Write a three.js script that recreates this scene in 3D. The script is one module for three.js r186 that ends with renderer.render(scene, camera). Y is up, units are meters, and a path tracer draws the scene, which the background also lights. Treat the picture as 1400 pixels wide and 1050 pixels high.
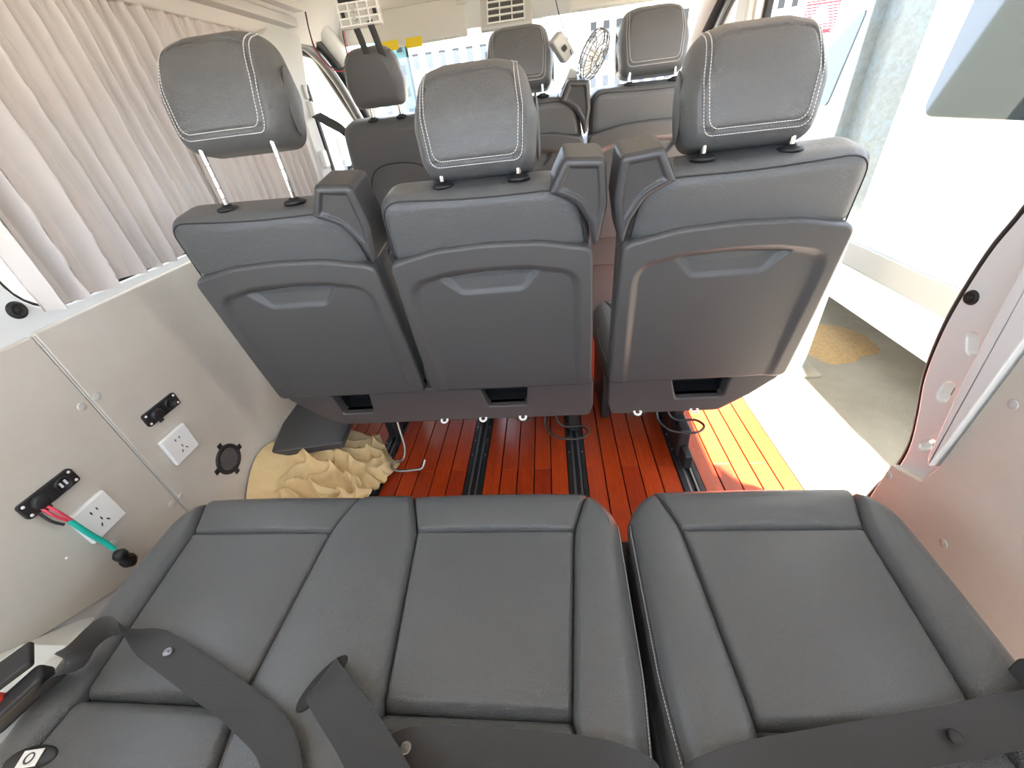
import * as THREE from 'three';
import { RoundedBoxGeometry } from 'three/addons/geometries/RoundedBoxGeometry.js';
import { mergeGeometries, mergeVertices, toCreasedNormals } from 'three/addons/utils/BufferGeometryUtils.js';
import { ImprovedNoise } from 'three/addons/math/ImprovedNoise.js';

// ---------------------------------------------------------------- camera, sky, sun, exposure
const scene = new THREE.Scene();
const camera = new THREE.PerspectiveCamera(87.57, 1400 / 1050, 0.02, 400);
camera.position.set(0, 1.15, 0);
camera.rotation.order = 'YXZ';
camera.rotation.set(-0.60406, 0.13648, -0.12636);
scene.background = new THREE.Color(0.80, 0.94, 1.13);
scene.backgroundIntensity = 1.5;
const sun = new THREE.DirectionalLight(0xfff8ee, 20);
sun.position.set(0.24 * 12, 12, 0.1 * 12);
sun.target.position.set(0, 0, -1);
sun.castShadow = true;
sun.shadow.mapSize.set(2048, 2048);
Object.assign(sun.shadow.camera, { left: -8, right: 8, top: 8, bottom: -8, near: 0.5, far: 40 });
sun.shadow.radius = 2;
scene.add(sun, sun.target);
const renderer = new THREE.WebGLRenderer();
renderer.toneMapping = THREE.LinearToneMapping;
renderer.toneMappingExposure = 4.1;
renderer.shadowMap.enabled = true;

// ---------------------------------------------------------------- helpers
let seed = 12345;
const rnd = () => { seed = (seed * 1664525 + 1013904223) >>> 0; return seed / 4294967296; };
const noise = new ImprovedNoise();
const V = (x, y, z) => new THREE.Vector3(x, y, z);
const used = new Map();
const numbered = (n) => { const k = used.get(n) || 0; used.set(n, k + 1); return k ? n + '_' + String(k).padStart(3, '0') : n; };
function tag(o, label, category, group, kind) {
  if (label) o.userData.label = label;
  if (category) o.userData.category = category;
  if (group) o.userData.group = group;
  if (kind) o.userData.kind = kind;
  return o;
}
function thing(name, label, category, pos = [0, 0, 0], group) {
  const g = new THREE.Group(); g.name = numbered(name); g.position.set(...pos); scene.add(g);
  return tag(g, label, category, group);
}
function structure(name, label, category) { const g = new THREE.Group(); g.name = name; scene.add(g); return tag(g, label, category, null, 'structure'); }
function part(parent, name, geo, material, pos, rot, label) {
  const m = new THREE.Mesh(geo, material); m.name = name; m.castShadow = m.receiveShadow = true;
  if (pos) m.position.set(...pos);
  if (rot) m.rotation.set(...rot);
  if (label) m.userData.label = label;
  parent.add(m); return m;
}
// uv in metres, by the dominant axis of the normal
function metreUV(g) {
  if (!g.attributes.normal) g.computeVertexNormals();
  const p = g.attributes.position, n = g.attributes.normal, uv = new Float32Array(p.count * 2);
  for (let i = 0; i < p.count; i++) {
    const ax = Math.abs(n.getX(i)), ay = Math.abs(n.getY(i)), az = Math.abs(n.getZ(i));
    let a, b;
    if (ax > ay && ax > az) { a = p.getZ(i); b = p.getY(i); } else if (ay > az) { a = p.getX(i); b = p.getZ(i); } else { a = p.getX(i); b = p.getY(i); }
    uv[2 * i] = a; uv[2 * i + 1] = b;
  }
  g.setAttribute('uv', new THREE.BufferAttribute(uv, 2));
  return g;
}
const box = (w, h, d, r = 0.003, s = 2) => metreUV(new RoundedBoxGeometry(w, h, d, s, Math.min(r, w / 2.01, h / 2.01, d / 2.01)));
const at = (g, x, y, z) => g.translate(x, y, z);
const clean = (g) => { const h = g.index ? g.toNonIndexed() : g; for (const k of Object.keys(h.attributes)) if (!['position', 'normal', 'uv'].includes(k)) h.deleteAttribute(k); return h; };
const merge = (list) => mergeGeometries(list.map(clean), false);
function tube(points, r, seg = 48, rs = 8, closed = false) {
  const c = new THREE.CatmullRomCurve3(points.map((p) => (p.isVector3 ? p : V(...p))), closed, 'centripetal');
  return metreUV(new THREE.TubeGeometry(c, seg, r, rs, closed));
}
function cyl(r1, r2, h, s = 20) { return metreUV(new THREE.CylinderGeometry(r1, r2, h, s)); }
function lathe(pts, s = 24) { return metreUV(new THREE.LatheGeometry(pts.map((p) => new THREE.Vector2(p[0], p[1])), s)); }
// polygon with rounded corners [x, y, r] -> points every ~step
function roundPoly(pts, step = 0.006) {
  const out = [], n = pts.length;
  const raw = [];
  for (let i = 0; i < n; i++) {
    const [x, y, r = 0] = pts[i], A = pts[(i + n - 1) % n], B = pts[(i + 1) % n];
    const P = new THREE.Vector2(x, y), a = new THREE.Vector2(A[0], A[1]).sub(P), b = new THREE.Vector2(B[0], B[1]).sub(P);
    const la = a.length(), lb = b.length(); a.normalize(); b.normalize();
    const ang = Math.acos(THREE.MathUtils.clamp(a.dot(b), -1, 1));
    if (r <= 0 || ang > 3.1) { raw.push(P); continue; }
    const t = Math.min(r / Math.tan(ang / 2), la * 0.49, lb * 0.49);
    const p0 = P.clone().addScaledVector(a, t), p1 = P.clone().addScaledVector(b, t);
    for (let k = 0; k <= 8; k++) { const q = k / 8; raw.push(p0.clone().multiplyScalar((1 - q) * (1 - q)).addScaledVector(P, 2 * q * (1 - q)).addScaledVector(p1, q * q)); }
  }
  for (let i = 0; i < raw.length; i++) {
    const a = raw[i], b = raw[(i + 1) % raw.length], l = a.distanceTo(b), k = Math.max(1, Math.round(l / step));
    if (l < 1e-6) continue;
    for (let j = 0; j < k; j++) out.push(a.clone().lerp(b, j / k));
  }
  return out;
}
const edgeDist = (x, y, pts) => {
  let m = 1e9;
  for (let i = 0, n = pts.length; i < n; i++) {
    const a = pts[i], b = pts[(i + 1) % n], dx = b.x - a.x, dy = b.y - a.y, l = dx * dx + dy * dy || 1e-12;
    const t = Math.max(0, Math.min(1, ((x - a.x) * dx + (y - a.y) * dy) / l)), ex = a.x + t * dx - x, ey = a.y + t * dy - y;
    m = Math.min(m, ex * ex + ey * ey);
  }
  return Math.sqrt(m);
};
// closed solid from an outline: every ring shrinks to the centre, the two faces follow height functions of (x, y, distance to the edge)
function capBody(pts, c, rings, zBack, zFront) {
  const N = pts.length, pos = [], idx = [];
  const rs = []; for (let j = 0; j <= rings; j++) { const s = j / rings; rs.push(1 - Math.pow(1 - s, 1.5)); }
  const start = [0, 0];
  for (let f = 0; f < 2; f++) {
    start[f] = pos.length / 3;
    for (let j = 0; j <= rings; j++) for (let i = 0; i < N; i++) {
      const r = rs[j], x = c[0] + (pts[i].x - c[0]) * r, y = c[1] + (pts[i].y - c[1]) * r, d = j === rings ? 0 : edgeDist(x, y, pts);
      pos.push(x, y, f ? zFront(x, y, d) : zBack(x, y, d));
    }
  }
  for (let f = 0; f < 2; f++) for (let j = 0; j < rings; j++) for (let i = 0; i < N; i++) {
    const a = start[f] + j * N + i, b = start[f] + j * N + (i + 1) % N, cc = a + N, dd = b + N;
    if (f === 0) idx.push(a, cc, b, b, cc, dd); else idx.push(a, b, cc, b, dd, cc);
  }
  for (let i = 0; i < N; i++) { const a = start[0] + rings * N + i, b = start[0] + rings * N + (i + 1) % N, cc = start[1] + rings * N + i, dd = start[1] + rings * N + (i + 1) % N; idx.push(a, cc, b, b, cc, dd); }
  const g = new THREE.BufferGeometry();
  g.setAttribute('position', new THREE.Float32BufferAttribute(pos, 3)); g.setIndex(idx); g.computeVertexNormals();
  const uv = new Float32Array(pos.length / 3 * 2);
  for (let f = 0; f < 2; f++) for (let i = 0; i < N; i++) {
    const dx = pts[i].x - c[0], dy = pts[i].y - c[1], l = Math.hypot(dx, dy) || 1; let run = 0;
    for (let j = 0; j <= rings; j++) {
      const k = start[f] + j * N + i; if (j) { const q = k - N; run += Math.hypot(pos[3 * k] - pos[3 * q], pos[3 * k + 1] - pos[3 * q + 1], pos[3 * k + 2] - pos[3 * q + 2]); }
      uv[2 * k] = c[0] + dx / l * run; uv[2 * k + 1] = c[1] + dy / l * run;
    }
  }
  g.setAttribute('uv', new THREE.BufferAttribute(uv, 2));
  return g;
}
const quarter = (d, r) => (d >= r ? 0 : r - Math.sqrt(Math.max(0, r * r - (r - d) * (r - d))));   // how far a rounded edge of radius r has dropped at distance d from it
const smooth = THREE.MathUtils.smoothstep;
// upholstery panel over a four-sided region: P(u, v) -> [x, z]; top height y(x, z, u, v); radius of each edge
function panel(P, y, r, bulge = 0, n = 22) {
  const list = (ra, rb, len) => {
    const s = new Set();
    for (const k of [0, 0.06, 0.18, 0.36, 0.6, 0.85, 1.1]) { s.add(Math.min(0.49, k * ra / len)); s.add(1 - Math.min(0.49, k * rb / len)); }
    for (let i = 1; i < n; i++) { const t = i / n; if (t * len > ra * 1.2 && (1 - t) * len > rb * 1.2) s.add(t); }
    return [...s].sort((a, b) => a - b);
  };
  const seamDepth = (d, q) => quarter(d, q) * (q < 0.025 ? 1.7 : 1);   // sewn seams are pulled in deeper than the rounded outer edges
  const dist = (a, b) => Math.hypot(a[0] - b[0], a[1] - b[1]);
  const U = list(r[0], r[1], dist(P(0, 0.5), P(1, 0.5))), W = list(r[2], r[3], dist(P(0.5, 0), P(0.5, 1)));
  const pos = [], idx = [];
  for (const v of W) for (const u of U) {
    const p = P(u, v);
    let h = y(p[0], p[1], u, v) + bulge * 16 * u * (1 - u) * v * (1 - v);
    h -= Math.max(seamDepth(dist(p, P(0, v)), r[0]), seamDepth(dist(p, P(1, v)), r[1]));
    h -= Math.max(seamDepth(dist(p, P(u, 0)), r[2]), seamDepth(dist(p, P(u, 1)), r[3]));
    pos.push(p[0], h, p[1]);
  }
  const a = U.length, uv = new Float32Array(pos.length / 3 * 2), D = (p, q) => Math.hypot(pos[3 * p] - pos[3 * q], pos[3 * p + 1] - pos[3 * q + 1], pos[3 * p + 2] - pos[3 * q + 2]);
  for (let j = 0; j < W.length; j++) for (let i = 0; i < a; i++) { const k = j * a + i; uv[2 * k] = i ? uv[2 * k - 2] + D(k, k - 1) : pos[0]; uv[2 * k + 1] = j ? uv[2 * (k - a) + 1] + D(k, k - a) : pos[2]; }
  for (let j = 0; j < W.length - 1; j++) for (let i = 0; i < a - 1; i++) { const k = j * a + i; idx.push(k, k + a, k + 1, k + 1, k + a, k + a + 1); }
  const g = new THREE.BufferGeometry();
  g.setAttribute('position', new THREE.Float32BufferAttribute(pos, 3)); g.setIndex(idx); g.computeVertexNormals();
  if (g.attributes.normal.getY(Math.floor(pos.length / 6)) < 0) { g.setIndex(idx.slice().reverse()); g.computeVertexNormals(); }
  g.setAttribute('uv', new THREE.BufferAttribute(uv, 2));
  return g;
}
// webbing along a path: points with a width direction each, with real thickness
function ribbon(path, width, thick = 0.0016, seg = 60) {
  const c = new THREE.CatmullRomCurve3(path.map((p) => V(...p.slice(0, 3))), false, 'centripetal');
  const dirs = new THREE.CatmullRomCurve3(path.map((p) => V(...p.slice(3, 6))), false, 'centripetal');
  const pos = [], uv = [], idx = [], n = path.length - 1; let run = 0, last = null;
  for (let i = 0; i <= seg; i++) {
    const t = i / seg, p = c.getPoint(t), d = dirs.getPoint(t), T = c.getTangent(t);
    d.addScaledVector(T, -d.dot(T)).normalize();
    const nn = new THREE.Vector3().crossVectors(T, d).normalize();
    if (last) run += p.distanceTo(last); last = p;
    for (let k = 0; k < 10; k++) {
      const top = k < 5, s = top ? k / 4 : (9 - k) / 4, w = (s - 0.5) * width, e = Math.abs(s - 0.5) > 0.45 ? 0.35 : 1;
      const q = p.clone().addScaledVector(d, w).addScaledVector(nn, (top ? 1 : -1) * thick * 0.5 * e);
      pos.push(q.x, q.y, q.z); uv.push(s * width, run);
    }
  }
  for (let i = 0; i < seg; i++) for (let k = 0; k < 10; k++) { const a = i * 10 + k, b = i * 10 + (k + 1) % 10; idx.push(a, b, a + 10, b, b + 10, a + 10); }
  const g = new THREE.BufferGeometry();
  g.setAttribute('position', new THREE.Float32BufferAttribute(pos, 3)); g.setAttribute('uv', new THREE.Float32BufferAttribute(uv, 2)); g.setIndex(idx); g.computeVertexNormals();
  return g;
}
// sewn thread: short dashes along a polyline of points
function stitches(points, pitch = 0.0046, len = 0.0031, r = 0.00055, closed = false) {
  const c = new THREE.CatmullRomCurve3(points, closed, 'centripetal'), L = c.getLength(), n = Math.floor(L / pitch), out = [];
  c.arcLengthDivisions = 400; c.updateArcLengths();
  for (let i = 0; i < n; i++) {
    const p = c.getPointAt((i + 0.5) / n), T = c.getTangentAt((i + 0.5) / n);
    const g = new THREE.BoxGeometry(r * 2, len, r * 2);
    g.applyQuaternion(new THREE.Quaternion().setFromUnitVectors(V(0, 1, 0), T)).translate(p.x, p.y, p.z); out.push(g);
  }
  return merge(out);
}
const extrude = (pts, depth, bevel = 0.004, holes = [], bs = 3) => {
  const sh = pts instanceof THREE.Shape ? pts : new THREE.Shape(pts.map((p) => (p.isVector2 ? p : new THREE.Vector2(p[0], p[1]))));
  for (const h of holes) sh.holes.push(new THREE.Path(h.map((p) => (p.isVector2 ? p : new THREE.Vector2(p[0], p[1])))));
  return metreUV(new THREE.ExtrudeGeometry(sh, { depth, bevelEnabled: bevel > 0, bevelSize: bevel, bevelThickness: bevel, bevelOffset: -bevel, bevelSegments: bs, curveSegments: 12 }));
};
// (x, y) drawing -> plane x = const: drawing x becomes world z, drawing y world y, depth grows towards +x
const toSide = (g, x) => {
  const h = clean(g).applyMatrix4(new THREE.Matrix4().set(0, 0, 1, x, 0, 1, 0, 0, 1, 0, 0, 0, 0, 0, 0, 1));
  for (const k of ['position', 'normal', 'uv']) { const a = h.attributes[k]; if (!a) continue; const n = a.itemSize, d = a.array; for (let i = 0; i < a.count; i += 3) for (let c = 0; c < n; c++) { const t = d[(i + 1) * n + c]; d[(i + 1) * n + c] = d[(i + 2) * n + c]; d[(i + 2) * n + c] = t; } }
  return metreUV(h);
};

// ---------------------------------------------------------------- textures
function dataTex(n, f, srgb, repeat) {
  const d = new Uint8Array(n * n * 4);
  for (let j = 0; j < n; j++) for (let i = 0; i < n; i++) { const c = f(i / n, j / n); d.set([c[0] * 255, c[1] * 255, c[2] * 255, 255].map((v) => Math.max(0, Math.min(255, v))), (j * n + i) * 4); }
  const t = new THREE.DataTexture(d, n, n); t.magFilter = THREE.LinearFilter; t.minFilter = THREE.LinearMipmapLinearFilter; t.wrapS = t.wrapT = THREE.RepeatWrapping;
  if (srgb) t.colorSpace = THREE.SRGBColorSpace;
  t.repeat.set(repeat, repeat); t.needsUpdate = true; return t;
}
const tileNoise = (u, v, f, s = 0) => {   // value noise that repeats every 1
  const x = u * f, y = v * f, xi = Math.floor(x), yi = Math.floor(y), h = (a, b) => { const k = Math.sin((((a % f) + f) % f) * 127.1 + (((b % f) + f) % f) * 311.7 + s * 74.7) * 43758.5453; return k - Math.floor(k); };
  const fx = x - xi, fy = y - yi, sx = fx * fx * (3 - 2 * fx), sy = fy * fy * (3 - 2 * fy);
  return (h(xi, yi) * (1 - sx) + h(xi + 1, yi) * sx) * (1 - sy) + (h(xi, yi + 1) * (1 - sx) + h(xi + 1, yi + 1) * sx) * sy;
};
// leather grain: pebbles between fine creases
const CELLS = 36, cellPts = [];
for (let i = 0; i < CELLS * CELLS; i++) cellPts.push([rnd(), rnd()]);
const grain = dataTex(512, (u, v) => {
  const x = u * CELLS + 0.5 * tileNoise(u, v, 18, 1), y = v * CELLS + 0.5 * tileNoise(u, v, 18, 2), xi = Math.floor(x), yi = Math.floor(y); let d1 = 9, d2 = 9;
  for (let a = -1; a <= 1; a++) for (let b = -1; b <= 1; b++) {
    const ci = ((xi + a + CELLS) % CELLS) + ((yi + b + CELLS) % CELLS) * CELLS, c = cellPts[ci], d = Math.hypot(xi + a + c[0] - x, (yi + b + c[1] - y) * 1.15);
    if (d < d1) { d2 = d1; d1 = d; } else if (d < d2) d2 = d;
  }
  const k = Math.min(1, (d2 - d1) * 2.2) * (0.8 + 0.2 * tileNoise(u, v, 24, 3)); return [k, k, k];
}, false, 1 / 0.085);
const fine = dataTex(256, (u, v) => { const k = 0.5 * tileNoise(u, v, 128, 5) + 0.35 * tileNoise(u, v, 64, 6) + 0.15 * tileNoise(u, v, 16, 7); return [k, k, k]; }, false, 1 / 0.08);
const webbingBump = dataTex(128, (u, v) => { const k = 0.5 + 0.5 * Math.sin((u + v * 0.5) * Math.PI * 2 * 16) * Math.sign(Math.sin(u * Math.PI * 2 * 4)); return [k, k, k]; }, false, 1 / 0.024);
const clothBump = dataTex(128, (u, v) => { const k = 0.5 + 0.25 * Math.sin(u * Math.PI * 2 * 32) + 0.25 * Math.sin(v * Math.PI * 2 * 32); return [k, k, k]; }, false, 1 / 0.03);
const woodTex = (tone, s) => dataTex(256, (u, v) => {
  const g = 0.6 * tileNoise(u, v * 0.125 * 8, 64, s) * 0.5 + tileNoise(u * 1, v, 32, s + 1) * 0.25, streak = tileNoise(u, v * 0.02, 96, s + 2) * 0.35 + 0.3 * tileNoise(u, v, 4, s + 3), k = 0.78 + 0.3 * (g + streak - 0.5);
  return [tone[0] * k, tone[1] * k * (0.92 + 0.16 * streak), tone[2] * k];
}, true, 1);
const patchy = (a, b, f, s, rep) => dataTex(256, (u, v) => { const k = 0.5 * tileNoise(u, v, f, s) + 0.3 * tileNoise(u, v, f * 2, s + 1) + 0.2 * tileNoise(u, v, f * 8, s + 2); return [a[0] + (b[0] - a[0]) * k, a[1] + (b[1] - a[1]) * k, a[2] + (b[2] - a[2]) * k]; }, true, rep);

// ---------------------------------------------------------------- materials
const phys = (o) => new THREE.MeshPhysicalMaterial(o);
const lin = (r, g, b) => new THREE.Color().setRGB(r, g, b);
const M = {
  leather: phys({ color: lin(0.108, 0.112, 0.115), roughness: 0.4, ior: 1.62, clearcoat: 0.45, clearcoatRoughness: 0.36, bumpMap: grain, bumpScale: 0.0014, specularIntensity: 0.9 }),
  shell: phys({ color: lin(0.072, 0.071, 0.072), roughness: 0.46, bumpMap: fine, bumpScale: 0.00025 }),
  tower: phys({ color: lin(0.05, 0.05, 0.053), roughness: 0.33, bumpMap: fine, bumpScale: 0.0002 }),
  skirt: phys({ color: lin(0.065, 0.06, 0.06), roughness: 0.5, bumpMap: fine, bumpScale: 0.0002 }),
  black: phys({ color: lin(0.012, 0.012, 0.014), roughness: 0.5 }),
  rubber: phys({ color: lin(0.012, 0.011, 0.011), roughness: 0.7 }),
  thread: phys({ color: lin(0.62, 0.62, 0.62), roughness: 0.8 }),
  piping: phys({ color: lin(0.02, 0.02, 0.022), roughness: 0.55 }),
  chrome: phys({ color: lin(0.8, 0.8, 0.82), roughness: 0.12, metalness: 1 }),
  steel: phys({ color: lin(0.35, 0.34, 0.33), roughness: 0.35, metalness: 1 }),
  darkSteel: phys({ color: lin(0.05, 0.048, 0.046), roughness: 0.4, metalness: 0.6 }),
  webbing: phys({ color: lin(0.035, 0.035, 0.037), roughness: 0.62, bumpMap: webbingBump, bumpScale: 0.0003, sheen: 0.4, sheenRoughness: 0.5, sheenColor: lin(0.3, 0.3, 0.32) }),
  beige: phys({ map: patchy([0.745, 0.72, 0.675], [0.79, 0.77, 0.73], 8, 11, 1 / 0.9), roughness: 0.55, bumpMap: fine, bumpScale: 0.0002 }),
  paint: phys({ color: lin(0.72, 0.74, 0.73), roughness: 0.32, clearcoat: 0.4, clearcoatRoughness: 0.2 }),
  liner: phys({ color: lin(0.64, 0.625, 0.585), roughness: 0.8, bumpMap: fine, bumpScale: 0.0003 }),
  trimGrey: phys({ color: lin(0.52, 0.51, 0.48), roughness: 0.6 }),
  curtain: phys({ color: lin(0.56, 0.52, 0.495), roughness: 0.95, transmission: 0.05, thickness: 0, bumpMap: clothBump, bumpScale: 0.0002, side: THREE.DoubleSide }),
  white: phys({ color: lin(0.8, 0.8, 0.78), roughness: 0.4 }),
  whitePlastic: phys({ color: lin(0.82, 0.83, 0.81), roughness: 0.28 }),
  glass: phys({ color: lin(1, 1, 1), roughness: 0.0, transmission: 1, thickness: 0, ior: 1.3 }),
  cloth: phys({ map: patchy([0.79, 0.68, 0.49], [0.85, 0.75, 0.57], 16, 31, 1 / 0.3), roughness: 0.9, bumpMap: clothBump, bumpScale: 0.0002, side: THREE.DoubleSide }),
  rail: phys({ color: lin(0.03, 0.03, 0.032), roughness: 0.4, metalness: 0.4 }),
  railLip: phys({ color: lin(0.22, 0.22, 0.23), roughness: 0.35, metalness: 0.8 }),
  teal: phys({ color: lin(0.01, 0.42, 0.33), roughness: 0.4 }),
  redWire: phys({ color: lin(0.6, 0.05, 0.09), roughness: 0.4 }),
  red: phys({ color: lin(0.7, 0.04, 0.03), roughness: 0.4 }),
  yellow: phys({ color: lin(0.85, 0.62, 0.02), roughness: 0.5 }),
};
const woods = [[0.76, 0.27, 0.10], [0.82, 0.30, 0.11], [0.72, 0.24, 0.10], [0.79, 0.28, 0.09]].map((t, i) => phys({ map: woodTex(t, 50 + i * 7), roughness: 0.33, clearcoat: 0.35, clearcoatRoughness: 0.25 }));

// ---------------------------------------------------------------- the van: floor
const WL = -1.08, WR = 0.82;
{
  const f = structure('floor', 'reddish brown plank floor with black joints in the van', 'floor');
  part(f, 'subfloor', box(WR - WL + 0.04, 0.03, 3.36, 0.001), M.rubber, [(WL + WR) / 2, -0.034, -1.38]);
  const cols = [];
  const span = (x0, x1, n) => { const w = (x1 - x0) / n; for (let i = 0; i < n; i++) cols.push([x0 + w * i, w]); };
  span(-0.692, -0.366, 5); span(-0.294, 0.025, 5); span(0.093, 0.418, 5); span(0.489, 0.803, 5); span(-1.06, -0.757, 5);
  cols.forEach(([x, w], k) => {
    const cuts = k % 2 === 0 ? [-3.0, -1.98, -1.075, -0.2, 0.3] : [-3.0, -2.45, -1.55, -0.62, 0.3];
    for (let i = 0; i < cuts.length - 1; i++) {
      const l = cuts[i + 1] - cuts[i] - 0.0012, g = new RoundedBoxGeometry(w - 0.0042, 0.018, l, 1, 0.0012), uv = g.attributes.uv, p = g.attributes.position, o = rnd() * 3;
      for (let q = 0; q < p.count; q++) uv.setXY(q, p.getX(q) * 4 + o, p.getZ(q) * 0.9 + o * 1.7);
      part(f, 'plank', g, woods[(k * 3 + i) % 4], [x + w / 2, -0.009 - 0.0006 * rnd(), (cuts[i] + cuts[i + 1]) / 2]);
    }
  });
  part(f, 'door_sill_strip', box(0.02, 0.02, 1.4, 0.003), M.white, [0.815, -0.009, -1.5]);
  part(f, 'door_step', box(0.16, 0.03, 1.42, 0.008), M.paint, [0.905, -0.24, -1.47]);
  part(f, 'step_riser', box(0.02, 0.24, 1.42, 0.004), M.paint, [0.83, -0.13, -1.47]);
}
const railLabels = ['black slotted seat rail partly under the tan cloth', 'black slotted seat rail between the bent release lever and the wire bracket', 'black slotted seat rail under the release loop of the double bench', 'black slotted seat rail below the single seat, beside the sunlit planks'];
[[-0.757, -0.692], [-0.366, -0.294], [0.025, 0.093], [0.418, 0.489]].forEach(([a, b], k) => {
  const r = thing('seat_rail', railLabels[k], 'rail', [(a + b) / 2, 0, -0.9], 'floor seat rails'), w = b - a;
  part(r, 'channel', box(w, 0.012, 2.0, 0.002), M.rail, [0, -0.012, 0]);
  for (const s of [-1, 1]) {
    part(r, 'flange', box(w * 0.24, 0.01, 2.0, 0.002), M.rail, [s * w * 0.37, -0.002, 0]);
    part(r, 'lip', box(w * 0.13, 0.007, 2.0, 0.002), M.railLip, [s * w * 0.17, -0.001, 0]);
  }
  for (let i = 0; i < 8; i++) for (const s of [-1, 1]) part(r, 'screw', cyl(0.0035, 0.004, 0.003, 10), M.steel, [s * w * 0.37, 0.004, -0.75 + i * 0.085 - 0.1]);
});

// ---------------------------------------------------------------- the van: left wall
{
  const w = structure('wall_left', 'white painted side wall of the van with beige lining panels', 'wall');
  // painted metal above the lining, with the side window and the front door window cut out (drawing: x = world z, y = world y)
  const win = roundPoly([[-0.70, 0.888, 0.09], [-0.70, 1.45, 0.08], [-1.93, 1.45, 0.06], [-1.93, 0.885, 0.06]], 0.03);
  const win2 = roundPoly([[-2.08, 0.9, 0.03], [-2.06, 1.46, 0.03], [-2.42, 1.45, 0.1], [-2.95, 0.98, 0.03]], 0.03);
  const win3 = roundPoly([[-0.45, 0.93, 0.08], [-0.45, 1.45, 0.08], [0.2, 1.45, 0.08], [0.2, 0.93, 0.08]], 0.03);
  part(w, 'inner_skin', toSide(extrude([[0.3, 0.3], [0.3, 1.52], [-2.55, 1.52], [-3.2, 0.95], [-3.2, -0.1], [0.3, -0.1]], 0.03, 0.006, [win, win2, win3]), WL - 0.045), M.paint);
  part(w, 'outer_skin', toSide(extrude([[0.34, -0.25], [0.34, 1.52], [-2.55, 1.52], [-3.3, 0.9], [-4.0, 0.75], [-4.0, -0.25]], 0.01, 0.003, [win, win2, win3]), WL - 0.11), M.paint);
  // beige lining panels, their seam at z = -0.674
  const liningA = roundPoly([[-0.676, 0.865, 0.008], [-2.0, 0.87, 0.008], [-2.0, 0.0, 0.004], [-0.676, 0.0, 0.004]], 0.02);
  const liningB = roundPoly([[0.28, 0.855, 0.008], [-0.672, 0.862, 0.008], [-0.672, 0.2, 0.004], [-0.56, 0.235, 0.01], [-0.255, 0.385, 0.02], [0.0, 0.42, 0.02], [0.28, 0.42, 0.01]], 0.02);
  part(w, 'lining_panel', toSide(extrude(liningA, 0.012, 0.004), WL - 0.012), M.beige);
  part(w, 'lining_panel', toSide(extrude(liningB, 0.012, 0.004), WL - 0.014), M.beige);
  part(w, 'seam_bead', box(0.004, 0.66, 0.004, 0.0015), M.trimGrey, [WL + 0.001, 0.53, -0.674]);
  const stud = lathe([[0, 0.006], [0.005, 0.006], [0.0062, 0.0045], [0.0075, 0.0055], [0.0095, 0.004], [0.0105, 0]], 16).rotateZ(-Math.PI / 2);
  for (const [y, z] of [[0.691, -0.652], [0.692, -0.69], [0.34, -0.686], [0.345, -0.655], [0.389, -0.506]]) part(w, 'lining_clip', stud, M.trimGrey, [WL, y, z]);
  const screw = lathe([[0, 0.004], [0.003, 0.003], [0.004, 0]], 10).rotateZ(-Math.PI / 2);
  for (const [y, z] of [[0.844, -0.781], [0.848, -1.007], [0.446, -0.431]]) part(w, 'lining_screw', screw, M.whitePlastic, [WL, y, z]);
  const plug = lathe([[0, 0.006], [0.004, 0.006], [0.005, 0.003], [0.009, 0.0035], [0.011, 0.006], [0.014, 0.006], [0.018, 0]], 24).rotateZ(-Math.PI / 2);
  part(w, 'rubber_plug', plug, M.rubber, [WL - 0.009, 0.913, -0.69]);
  for (const [y, z] of [[0.881, -0.87], [0.883, -0.888], [0.882, -1.02], [0.88, -1.0], [0.888, -0.635], [0.889, -0.648]]) part(w, 'clip_hole', cyl(0.0022, 0.0022, 0.004, 8).rotateZ(Math.PI / 2), M.rubber, [WL - 0.014, y, z]);
  // window rubber and glass
  const ring = win.map((p) => V(WL - 0.02, p.y, p.x));
  part(w, 'window_seal', tube(ring.filter((_, i) => i % 2 === 0), 0.008, 160, 6, true), M.rubber);
  part(w, 'window_glass', toSide(extrude(win, 0.004, 0), WL - 0.09), M.glass);
  part(w, 'rear_glass', toSide(extrude(win3, 0.004, 0), WL - 0.09), M.glass);
  const ring2 = win2.map((p) => V(WL + 0.0, p.y, p.x));
  part(w, 'door_seal', tube(ring2.filter((_, i) => i % 2 === 0), 0.022, 120, 8, true), M.rubber);
  part(w, 'door_glass', toSide(extrude(win2, 0.004, 0), WL - 0.09), M.glass);
  // metal wheel arch below the lining at the back
  const arch = extrude(roundPoly([[0.27, 0.0, 0.0], [0.27, 0.42, 0.05], [0.0, 0.45, 0.08], [-0.25, 0.41, 0.1], [-0.38, 0.3, 0.1], [-0.47, 0.0, 0.0]], 0.03), 0.17, 0.02);
  part(w, 'wheel_arch', toSide(arch, WL), M.paint);
  for (const [z, y] of [[-0.26, 0.395], [-0.15, 0.425], [-0.03, 0.44]]) part(w, 'arch_rib', box(0.11, 0.02, 0.05, 0.009, 4), M.paint, [WL + 0.08, y, z], [-0.25, 0, 0]);
}
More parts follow.
